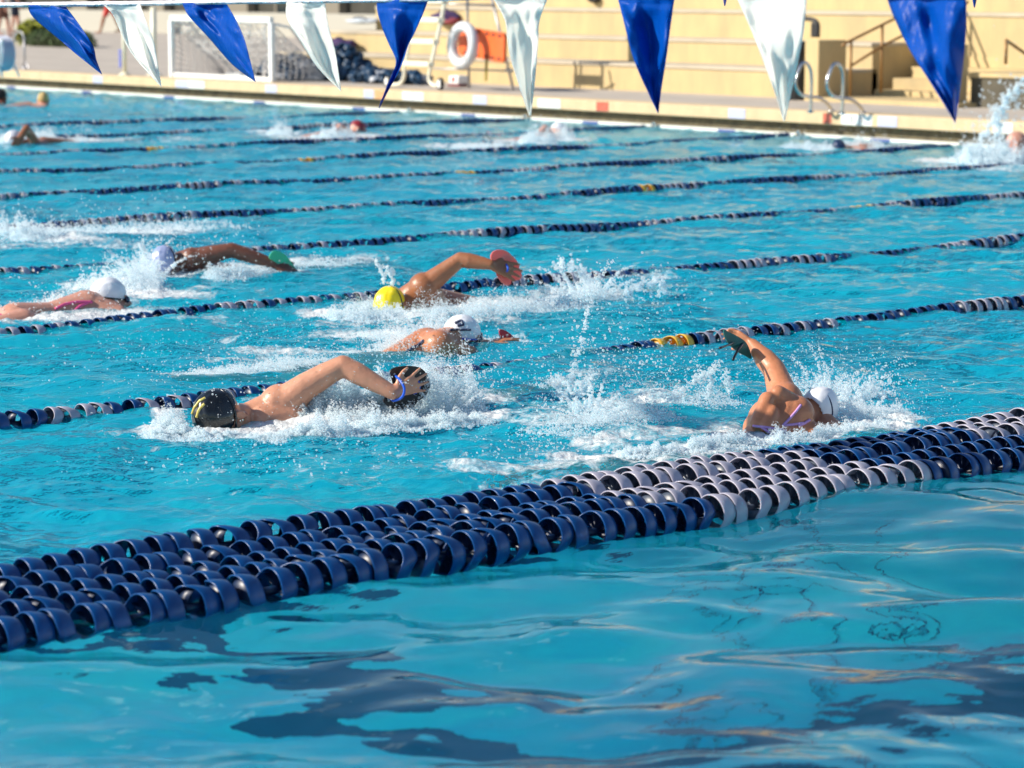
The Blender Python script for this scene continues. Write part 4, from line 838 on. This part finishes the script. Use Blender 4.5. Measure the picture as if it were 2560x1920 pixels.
# ---- E: dark skinned swimmer, green paddle
Z7=lambda x,y:(x*.3843,500+y*.3843)
YE=13.55; org=PY(450,675,YE); org.z=0
tE=person('dark skinned swimmer, low arched arm ending in a green paddle, upper left',org)
b=Body(); h=PY(*Z7(1092,405),YE); fr=b.head(h,V3(-.95,-.1,.2),V3(-.15,-.3,-.95),.95)
S=PY(*Z7(1250,385),YE-.05); E_=PY(*Z7(1505,325),YE-.2); W_=PY(*Z7(1775,412),YE-.35)
b.limb([(S,.066),(S+(E_-S)*.4,.060),(E_+(S-E_)*.2,.050),(E_,.046),(E_+(W_-E_)*.35,.046),(E_+(W_-E_)*.7,.038),(W_,.031)])
nk=PY(*Z7(1165,415),YE+.03); b.cap(h-fr[3]*.05,.056,nk,.064); far=S+V3(.02,.32,-.14); ch=S+V3(.12,.12,-.13)
b.cap(nk,.075,S,.072); b.cap(nk,.07,far,.07); b.cap(S,.075,ch,.11); b.cap(far,.07,ch,.11); hp=V3(S.x+.56,YE+.1,-.14); b.cap(ch,.12,hp,.12)
for q in (-1,1): b.limb([(hp+V3(0,q*.08,0),.085),(hp+V3(.42,q*.09,-.05),.055),(hp+V3(.8,q*.08,-.05),.038),(hp+V3(.95,q*.07,-.03),.025)])
b.limb([(far,.055),(far+V3(-.2,.02,-.12),.04),(far+V3(-.45,0,-.2),.028)])
hd=PY(*Z7(1860,450),YE-.4)-W_; b.hand(W_+hd.normalized()*.01,hd,V3(0,-.8,.6),1.1,.3,.3,-1)
b.build(tE,skE,org,.008,4); swimcap(fr,mat('blue_grey_latex',(.30,.36,.58),.3,coat=.3),tE,org,low=-.015,tilt=.15); goggles(fr,gogK,rubK,tE,org)
plate('hand_paddle',[Z7(*p) for p in [(1752,375),(1785,330),(1850,352),(1900,410),(1928,462),(1908,490),(1850,455),(1800,410)]],YE-.38,mat('green_plastic',(.10,.62,.38),.35,coat=.2,trans=.3),'translucent green hand paddle entering the water at the end of the dark arm')
# ---- F: pink suit, white cap, far left
YF=12.35; org=PY(180,790,YF); org.z=0
tF=person('swimmer in pink swimsuit and white cap lying along the rope at left',org)
b=Body(); h=PY(*Z7(712,640),YF); fr=b.head(h,V3(-.05,.0,1),V3(.85,-.35,-.35),1.0)
nk=PY(*Z7(668,702),YF); b.cap(h-fr[3]*.05,.052,nk,.058); S1=nk+V3(.0,-.15,-.04); S2=nk+V3(0,.17,-.05); ch=PY(*Z7(560,725),YF); wa=PY(*Z7(330,770),YF); hp=PY(*Z7(100,800),YF)
b.cap(nk,.07,S1,.07); b.cap(nk,.07,S2,.07); b.cap(S1,.07,ch,.115); b.cap(S2,.07,ch,.11); b.cap(ch,.118,wa,.088); b.cap(wa,.088,hp,.11)
for q in (-1,1): b.limb([(hp+V3(0,q*.08,0),.085),(hp+V3(-.4,q*.09,-.05),.055),(hp+V3(-.78,q*.08,-.04),.038)])
b.limb([(S1,.055),(S1+V3(.14,-.12,-.10),.042),(S1+V3(.36,-.12,-.16),.028)]); b.limb([(S2,.055),(S2+V3(.24,.02,-.10),.042),(S2+V3(.46,.02,-.14),.028)])
b.build(tF,skF,org,.0075,4); swimcap(fr,rubW,tF,org,low=-.035,tilt=.2); goggles(fr,gogK,rubK,tF,org)
for pp in ([(575,668),(520,690),(480,725),(440,765)],[(600,665),(500,665),(420,680),(360,710)],[(440,765),(400,740),(350,735)],[(420,775),(360,768),(280,775)]): surf_tube(b.bvh,[Z7(*q) for q in pp],org,.009,pnk,tF,'swimsuit_strap')
bm=bmesh.new(); bmesh.ops.create_icosphere(bm,subdivisions=4,radius=1,matrix=Matrix.Translation(hp+V3(-.2,0,-.045)-Vector(org))@Matrix.Diagonal((.26,.13,.115,1))); obj('swimsuit',bm,pnk,tF,smooth=True)
# ---- far swimmers, each a compact figure
def farswim(label,px,py,s,head_px,sk,capm,arm=None,Yoff=0,crown=(0,0,1),face=(1,-.3,-.2),roll=0,zz=.0,k=1.05,vox=.011):
    o=PZ(px,py); Yp=o.y+Yoff; org=V3(o.x,Yp,0); t=person(label,org); b=Body(); h=PY(*head_px,Yp); fr=b.head(h,Vector(crown),Vector(face),k,True)
    nk=h-fr[3]*.12+V3(-s*.03,0,0); nk.z=max(-.06,nk.z*.4-.01); b.cap(h-fr[3]*.05,.055,nk,.06); ch=nk+V3(-s*.22,0,-.035); hp=ch+V3(-s*.42,0,-.05)
    S1=nk+V3(-s*.05,-.17,-.02); S2=nk+V3(-s*.05,.17,-.02)
    for S in (S1,S2): b.cap(nk,.07,S,.07); b.cap(S,.07,ch,.11)
    b.cap(ch,.12,hp,.115)
    for q in (-1,1): b.limb([(hp+V3(0,q*.08,0),.085),(hp+V3(-s*.42,q*.09,-.05),.055),(hp+V3(-s*.85,q*.08,-.05),.035)])
    if arm:
        P=[PY(x,y,Yp-.17-.05*i) for i,(x,y) in enumerate(arm)]; b.limb([(S1,.06)]+[(p,r_) for p,r_ in zip(P,(.048,.04,.03))]); d=P[-1]-P[-2]; b.hand(P[-1],d,V3(0,-1,.2),1.1,.2,.2,1)
    else: b.limb([(S1,.055),(S1+V3(s*.25,-.05,-.1),.04),(S1+V3(s*.5,0,-.15),.03)])
    b.limb([(S2,.055),(S2+V3(s*.25,.05,-.1),.04),(S2+V3(s*.5,0,-.15),.03)])
    b.build(t,sk,org,vox,4)
    if capm: swimcap(fr,capm,t,org,low=-.03,tilt=.15)
    return t,fr,org
farswim('swimmer with one brown bent arm lifted from the splash at the far left edge',72,358,-1,(38,352),skD,rubW,arm=[(66,322),(50,345)],crown=(-.9,0,.4),face=(-.2,-.3,-1))
t,fr,o_=farswim('swimmer in dark red cap with white spray over the back, far left centre',880,334,1,(893,325),skF,rubR,crown=(.8,0,.5),face=(.5,-.4,-.7),arm=[(850,318),(835,335)])
farswim('distant swimmer in pale cap under a white splash, far centre',1375,348,1,(1395,332),skF,rubW,crown=(.8,0,.6),face=(.5,-.4,-.7),arm=[(1362,322),(1340,345)])
t,fr,o_=farswim('swimmer in dark blue cap nearly submerged below the end wall, left of the tall splash',2120,372,-1,(2100,371),skB,mat('dark_blue_latex',(.01,.03,.09),.3),crown=(-.8,0,.5),face=(-.4,-.5,-.7),k=.9)
farswim('swimmer\'s pinkish head and shoulder at the right edge behind the tall splash',2545,388,1,(2543,360),skF,None,crown=(.2,0,1),face=(.6,-.6,0),k=1.25)
farswim('swimmer with short blond hair resting near the far wall at upper left',112,262,1,(108,250),skF,mat('blond_hair',(.50,.36,.14),.7,bump=.5,bscale=60),crown=(0,0,1),face=(.4,.8,0))
farswim('swimmer with dark hair resting near the wall at the far left edge',2,258,1,(3,242),skE,mat('dark_hair',(.012,.01,.01),.6,bump=.5,bscale=60),crown=(0,0,1),face=(.8,.3,0))
# ---- people on the far deck
def walker(label,px,py,hgt,top,bottom,sk,facing,group,stride=.25,arms='down',hair=None):
    o=PZ(px,py,DECK); t=person(label,o,group,'person'); b=Body(); f=Vector(facing).normalized(); l=V3(-f.y,f.x,0); H=hgt; z=lambda k:V3(0,0,k*H)
    b.ell(z(.93),(.072,.085,.11)); b.cap(z(.87),.05,z(.83),.055)
    b.cap(z(.80)+l*.14,.06,z(.80)-l*.14,.06); b.cap(z(.78),.13,z(.62),.115); b.cap(z(.62),.11,z(.52),.13)
    for q in (-1,1):
        hp=z(.50)+l*.09*q; kn=z(.28)+l*.09*q+f*(stride*.5*q+.03); an=z(.045)+l*.09*q+f*stride*q*(1 if q>0 else .9)+V3(0,0,.0 if q>0 else .04)
        b.limb([(hp,.085),(kn,.058),(kn+(an-kn)*.35,.055),(an,.035)]); b.cap(an+V3(0,0,-.03),.035,an+f*.15+V3(0,0,-.045),.028)
        sh=z(.80)+l*.19*q; el=z(.62)+l*.24*q-f*.10*q; wr=z(.49)+l*.22*q+f*(.05-.12*q)
        b.limb([(sh,.052),(el,.04),(wr,.028)]); b.hand(wr,(wr-el)+V3(0,0,-.02),l*q,1,.2,.4,q)
    b.build(t,sk,V3(0,0,0),.011,4)
    def shell(nm,z0,z1,r0,r1,m,legs=False):
        bb=Body()
        if legs:
            for q in (-1,1):
                hp=z(.50)+l*.09*q; kn=z(.30)+l*.09*q+f*(stride*.42*q+.02); b_=hp+(kn-hp)*.8; bb.cap(hp,.105,b_,.088)
            bb.cap(z(.54),.14,z(.50),.14)
        else:
            bb.cap(z(.79),.145,z(.55),.14); bb.cap(z(.805)+l*.14,.075,z(.805)-l*.14,.075)
            for q in (-1,1): sh=z(.80)+l*.19*q; el=z(.62)+l*.24*q-f*.10*q; bb.cap(sh,.068,sh+(el-sh)*.6,.062)
        bb.build(t,m,V3(0,0,0),.012,3,nm)
    shell('shirt',0,0,0,0,top); shell('shorts',0,0,0,0,bottom,True)
    bb=Body(); bb.ell(z(.945)-f*.015,(.08,.09,.10)); bb.build(t,hair or mat('dark_hair',(.012,.01,.01),.6),V3(0,0,0),.012,2,'hair')
    return t
DG='people on the far deck'
walker('person walking in red shorts behind the low wall, beyond the left pennants',277,84,1.75,mat('grey_shirt',(.4,.4,.42),.8),mat('red_shorts',(.6,.04,.03),.8),skD,(-.6,.8,0),DG,.3)
walker('person in dark navy shirt and shorts standing at the upper left corner',38,86,1.78,mat('navy_shirt',(.015,.02,.04),.8),mat('navy_shorts',(.02,.025,.05),.8),skF,(.8,-.6,0),DG,.1)
walker('person in white shirt beside the navy shirted one at the left edge',8,92,1.72,mat('white_shirt',(.75,.75,.75),.8),mat('brown_shorts',(.16,.07,.05),.8),skF,(.6,-.8,0),DG,.15)
# ================================================================ splashes: froth and spray as many small beads and strings of water
fm_=bpy.data.materials.new('white_water'); fm_.use_nodes=True; n=fm_.node_tree; b_=n.nodes['Principled BSDF']
b_.inputs['Base Color'].default_value=(.97,.98,.98,1); b_.inputs['Roughness'].default_value=.12; b_.inputs['Specular IOR Level'].default_value=.5; b_.inputs['Transmission Weight'].default_value=.0; b_.inputs['IOR'].default_value=1.33
tr=n.nodes.new('ShaderNodeBsdfTranslucent'); tr.inputs[0].default_value=(.97,.99,1,1); gb=n.nodes.new('ShaderNodeBsdfTransparent'); gb.inputs[0].default_value=(.93,.98,1,1)
m1=n.nodes.new('ShaderNodeMixShader'); m1.inputs[0].default_value=.70; n.links.new(b_.outputs[0],m1.inputs[1]); n.links.new(tr.outputs[0],m1.inputs[2])
m2=n.nodes.new('ShaderNodeMixShader'); m2.inputs[0].default_value=.55; n.links.new(m1.outputs[0],m2.inputs[1]); n.links.new(gb.outputs[0],m2.inputs[2]); n.links.new(m2.outputs[0],n.nodes['Material Output'].inputs[0])
def ico(sub):
    bm=bmesh.new(); bmesh.ops.create_icosphere(bm,subdivisions=sub,radius=1); v=np.array([x.co[:] for x in bm.verts],dtype=np.float32); f=np.array([[a.index for a in p.verts] for p in bm.faces],dtype=np.int32); bm.free(); return v,f
IC={1:ico(1),2:ico(2)}
class Spray:
    def __init__(s): s.p=[];s.r=[];s.rs=np.random.default_rng(len(SPR)+11); SPR.append(s)
    def add(s,P,r): s.p.append(np.asarray(P,dtype=np.float32).reshape(-1,3)); s.r.append(np.asarray(r,dtype=np.float32).ravel())
    def ridge(s,a,b,w,h,n,r0=.002,r1=.0065,spiky=1.0,bias=1.6):
        """froth bank from a to b (water points), half width w, height h(t) or number"""
        rs=s.rs; n=int(n*1.7); r1=r1*.68; r0=r0*.8; t=rs.random(n); ll=rs.normal(size=n)*.5; a=np.array(a[:2]);b=np.array(b[:2]); d=b-a; L=np.hypot(*d)+1e-6; nn=np.array([-d[1],d[0]])/L
        xy=a+t[:,None]*d+nn*(ll*w)[:,None]+rs.normal(size=(n,2))*.01
        H=h(t) if callable(h) else np.full(n,h)
        # cluster: reject by noise so that clumps, gaps and spikes form
        nz=pn(xy[:,0]*9+s.rs.random()*5,xy[:,1]*9)*.9+pn(xy[:,0]*23,xy[:,1]*23)*.7
        top=H*np.exp(-(ll**2)*1.1)*np.clip(.55+spiky*nz*1.5,.05,1.9)
        q=rs.random(n)**bias; z=q*top; r=(r0+(r1-r0)*rs.random(n)**2.5)*(1-.45*q)
        s.add(np.column_stack([xy,z]),r)
    def bank(s,px,w,hpx,n,**k):
        """px: list of (x,y) at the water line; hpx height in metres list"""
        for i in range(len(px)-1):
            A=PZ(*px[i]);B=PZ(*px[i+1]); h0,h1=hpx[i],hpx[i+1]; s.ridge(A,B,w,lambda t,h0=h0,h1=h1:h0+(h1-h0)*t,n,**k)
    def jet(s,pts,Yp,r=.009,scatter=.012,n=160,tail=.4):
        P=[np.array(PY(x,y,Yp)) for x,y in pts]; L=len(P)-1; rs=s.rs
        f=rs.random(n)*L; i=np.minimum(f.astype(int),L-1); t=f-i; P=np.array(P); c=P[i]*(1-t)[:,None]+P[i+1]*t[:,None]
        g=f/L; wob=np.column_stack([np.sin(f*9+1),np.sin(f*7),np.sin(f*11)])*scatter*.6
        s.add(c+wob+rs.normal(size=(n,3))*scatter*(.3+rs.random((n,1))**3*2),r*(.35+.9*rs.random(n)**1.5)*(1-tail*np.abs(g-.5)))
    def cloud(s,cx,cy,Yp,sx,sz,n,r0=.002,r1=.006,sy=.2):
        r0*=.75; r1*=.75
        c=np.array(PY(cx,cy,Yp)); rs=s.rs; P=c+rs.normal(size=(int(n),3))*np.array([sx,sy,sz]); P=P[P[:,2]>.0]; s.add(P,r0+(r1-r0)*rs.random(len(P))**4)
    def crown(s,px,py,n,rad,h,r=.006,lean=(0,0)):
        o=PZ(px,py); rs=s.rs
        for k in range(n):
            a=rs.random()*6.28; v=np.array([math.cos(a)*rad*(.4+rs.random()),math.sin(a)*rad*(.4+rs.random()),0]); hh=h*(.3+.8*rs.random()); m=int(14+hh*260); t=np.sort(rs.random(m))
            c=np.array([o.x,o.y,0])+v*(.35+t[:,None]*1.0)+np.column_stack([lean[0]*t,lean[1]*t,hh*(1-(1-t)**2)-.0*t])
            s.add(c+rs.normal(size=(m,3))*.004,r*(1.1-.8*t)*(.6+.6*rs.random(m)))
    def build(s,name,label):
        P=np.concatenate(s.p); r=np.concatenate(s.r); rs=s.rs; org=P.mean(0); org[2]=0; Vs=[];Fs=[];nb=0
        for big in (0,1):
            m=(r>.0075) if big else (r<=.0075); p=P[m]-org; q=r[m]; v,f=IC[2 if big else 1]; k=len(p)
            if not k: continue
            st=rs.uniform(.65,1.5,size=(k,1,3)).astype(np.float32); A=v[None]*st*q[:,None,None]
            an=rs.random(k)*6.28; c_,s_=np.cos(an)[:,None],np.sin(an)[:,None]; x=A[...,0]*c_-A[...,2]*s_; z=A[...,0]*s_+A[...,2]*c_; A=np.stack([x,A[...,1],z],-1)
            Vs.append((A+p[:,None,:]).reshape(-1,3)); Fs.append((f[None]+(np.arange(k)*len(v))[:,None,None]+nb).reshape(-1,3)); nb+=k*len(v)
        me=npmesh(name,np.concatenate(Vs),np.concatenate(Fs)); o=obj(name,me,fm_,None,smooth=True,kind='stuff'); o.location=org; o['label']=label; o['category']='splash'; return o
SPR=[]
# A
s=Spray()
s.bank([(385,1092),(470,1092),(600,1096),(720,1100),(800,1092),(950,1072),(1100,1062),(1210,1050)],.07,[.05,.05,.03,.04,.07,.07,.08,.04],3400,r1=.012)
s.bank([(385,1078),(455,1072)],.05,[.07,.09],3000,r1=.009); s.bank([(375,1096),(450,1088)],.09,[.05,.07],2600,r1=.009)
s.bank([(740,1050),(830,1045),(920,1035),(1010,1030),(1100,1022),(1180,1015)],.09,[.13,.20,.21,.18,.26,.10],6500,r1=.013,bias=1.0,spiky=.6)
s.bank([(1040,1035),(1110,1030),(1190,1022)],.14,[.24,.30,.16],4600,r1=.011,bias=.9); s.bank([(800,1060),(1000,1050),(1180,1035)],.12,[.10,.11,.10],4200,r1=.010)
s.bank([(470,945),(620,925),(760,905),(900,890)],.12,[.05,.06,.05,.05],1500); s.cloud(700,900,9.3,.5,.06,500)
s.cloud(520,1000,8.5,.16,.06,110,.002,.0045); s.cloud(780,1010,8.45,.25,.09,160,.002,.005); s.cloud(1000,930,8.5,.25,.10,500); s.cloud(1120,960,8.6,.15,.10,500); s.crown(410,1090,8,.08,.04); s.crown(1120,1035,16,.16,.16)
s.build('splash','white foam wall and spray around the black capped swimmer and under the bent arm')
# B
s=Spray()
s.bank([(1560,1140),(1700,1128),(1800,1118),(1900,1108),(1990,1100),(2090,1088),(2200,1065)],.06,[.04,.05,.06,.06,.07,.06,.04],2700,r1=.011)
s.bank([(2080,1050),(2150,1042),(2240,1030)],.10,[.13,.10,.05],2200,r1=.009); s.bank([(2000,985),(2060,975),(2120,985)],.10,[.10,.14,.10],1500,r1=.008)
s.crown(2080,1010,26,.26,.20,.006); s.crown(2150,1040,16,.22,.12,.006); s.cloud(2070,930,7.8,.16,.09,700); s.cloud(2160,1010,7.3,.16,.07,600)
s.bank([(1400,1090),(1480,1060),(1560,1040),(1640,1030)],.16,[.08,.10,.09,.05],1900,r1=.009)
s.jet([(1530,652),(1500,690),(1478,735),(1466,790),(1456,850),(1440,905),(1424,965),(1400,1010)],8.3,.0058,.012,420)
s.jet([(1697,985),(1740,950),(1765,935),(1800,912)],7.7,.006,.014,300); s.jet([(1780,925),(1776,965),(1770,1000)],7.7,.0055,.010,160); s.jet([(1815,930),(1820,955),(1825,985)],7.7,.0055,.012,150); s.jet([(1660,1000),(1697,985),(1690,1000)],7.7,.006,.014,140)
s.jet([(2175,960),(2180,985),(2190,1020)],7.5,.008,.012,110); s.jet([(2100,985),(2160,1000),(2225,985)],7.5,.010,.02,260)
s.cloud(1560,860,8.2,.22,.12,420,.002,.008); s.cloud(1500,960,8.0,.25,.10,900,.002,.007); s.cloud(1650,940,7.9,.3,.07,420); s.bank([(1690,1010),(1830,1000)],.14,[.11,.08],1500); s.crown(1480,1040,18,.22,.16,.007); s.crown(1430,990,10,.15,.12,.007)
s.build('splash','thin jets, beads and froth around the swimmer with the lilac straps and raised arm')
# C
s=Spray()
s.bank([(1000,885),(1060,850),(1120,845)],.16,[.10,.17,.12],3600,r1=.011); s.bank([(1040,790),(1100,800)],.14,[.18,.14],2600); s.bank([(1180,868),(1290,850)],.12,[.06,.04],1400); s.bank([(900,850),(1000,835)],.14,[.06,.08],1300)
s.bank([(1020,930),(1110,935)],.14,[.10,.12],2200); s.cloud(1080,880,9.8,.12,.06,700,.002,.006); s.cloud(1080,800,9.9,.2,.06,400); s.crown(1070,850,14,.18,.16,.007)
s.build('splash','froth thrown over the back of the white capped centre swimmer')
# D
s=Spray()
s.bank([(830,800),(920,795),(1010,790)],.14,[.08,.14,.07],3000,r1=.012); s.bank([(1100,800),(1200,785),(1320,772),(1450,760),(1490,745)],.16,[.10,.13,.11,.14,.12],2900,r1=.012)
s.jet([(1400,658),(1432,668),(1465,695),(1483,725),(1470,755),(1450,775)],11.2,.009,.022,620); s.bank([(880,770),(950,760)],.1,[.08,.08],1400)
s.jet([(940,653),(952,675),(962,705)],11.3,.009,.008,90); s.jet([(966,668),(978,688),(985,715)],11.3,.009,.008,90)
s.jet([(1560,735),(1600,715),(1650,700),(1665,735)],10.8,.010,.018,240); s.cloud(1620,760,10.4,.25,.12,380,.003,.009); s.cloud(1300,740,11.2,.4,.08,500,.003,.008); s.crown(1460,750,14,.2,.2,.009)
s.build('splash','curling white kick splash and foam behind the yellow capped swimmer')
# E and F
s=Spray()
s.bank([(350,690),(400,682),(440,690)],.22,[.16,.24,.12],2800,r1=.014); s.bank([(250,725),(330,715),(400,715)],.26,[.16,.20,.10],2800,r1=.014); s.bank([(520,700),(600,696),(680,685)],.10,[.14,.15,.10],2600,r1=.013,bias=.9,spiky=.3); s.bank([(720,668),(900,655)],.15,[.10,.04],1200,r1=.012)
s.cloud(420,650,13.5,.3,.12,500,.003,.009); s.cloud(600,650,13.3,.4,.10,300,.003,.008); s.crown(370,690,14,.25,.2,.01)
s.build('splash','tall white froth burying the head of the dark skinned swimmer')
s=Spray()
s.bank([(0,792),(90,785),(200,770)],.12,[.08,.09,.08],1500,r1=.012); s.bank([(130,765),(250,750)],.16,[.12,.14],1900,r1=.012); s.bank([(280,790),(420,775)],.2,[.05,.03],1100); s.cloud(200,740,12.3,.3,.08,300,.003,.008)
s.build('splash','white froth along the pink suited swimmer at the left')
s=Spray()
s.bank([(0,595),(60,590),(130,595)],.3,[.28,.16,.08],2200,r1=.018); s.bank([(150,585),(280,575),(420,575),(540,560)],.25,[.10,.12,.10,.05],1100,r1=.014); s.cloud(200,560,15.8,.8,.15,400,.004,.010); s.crown(30,590,8,.3,.12,.009)
s.build('splash','wide broken foam at the left edge, above the dark arm')
# far ones
def farsp(cx,cy,wpx,hm,n,label,r1=.022,extra=None):
    s=Spray(); s.bank([(cx-wpx,cy),(cx,cy),(cx+wpx,cy)],.25,[hm*.4,hm,hm*.5],n,r0=.006,r1=r1); s.cloud(cx,cy-14,PZ(cx,cy).y-.1,wpx/260,.10,160,.005,.012)
    if extra: extra(s)
    s.build('splash',label)
farsp(95,352,45,.22,900,'white splash beside the lifted brown arm at the far left'); farsp(15,358,30,.16,600,'small splash at the left edge below the far ropes'); farsp(195,352,30,.06,350,'short line of foam right of the far left splash')
farsp(700,338,30,.26,500,'glinting spray left of the dark red capped far swimmer'); farsp(835,350,55,.22,1300,'white spray over the back of the dark red capped far swimmer'); farsp(1345,360,45,.28,1300,'white splash covering the distant pale capped swimmer'); farsp(1410,350,25,.24,500,'spray just right of the distant pale capped swimmer'); farsp(1210,368,80,.07,600,'low foam trailing left of the distant pale capped swimmer')
farsp(2020,372,60,.12,700,'foam left of the dark blue capped swimmer by the wall'); farsp(2150,369,55,.16,900,'foam right of the dark blue capped swimmer by the wall')
YK=PZ(2440,405).y
def ex(s):
    s.jet([(2560,200),(2525,235),(2490,290),(2455,345),(2428,395)],YK,.017,.030,460); s.jet([(2510,260),(2500,300),(2492,350),(2476,400)],YK,.015,.030,300); s.jet([(2560,210),(2535,245),(2545,270)],YK,.014,.03,70)
    s.cloud(2520,280,YK,.35,.30,170,.008,.022); s.bank([(2400,412),(2470,410),(2560,412)],.3,[.18,.32,.2],2600,r0=.008,r1=.028); s.cloud(2460,370,YK,.25,.18,300,.006,.018)
farsp(2470,405,70,.2,900,'tall double jet of water shooting up at the right edge by the end wall',extra=ex)
# stray bubbles and beads floating all over the churned lanes
s=Spray(); rs=s.rs
for (cx,cy,w_,h_,k) in [(700,1150,500,60,330),(900,900,600,60,500),(1350,1120,200,50,350),(500,860,450,70,400),(1500,880,300,80,300),(1100,780,500,40,200),(700,780,300,40,150),(2150,1080,150,40,150),(350,600,400,40,200)]:
    for _ in range(k):
        p=PZ(cx+rs.normal()*w_*.5,cy+rs.normal()*h_*.5); s.add([(p.x,p.y,rs.random()**4*.08)],[.0017+.0032*rs.random()**3])
s.build('stray_droplets','loose beads of spray scattered over the churned lanes between the swimmers')
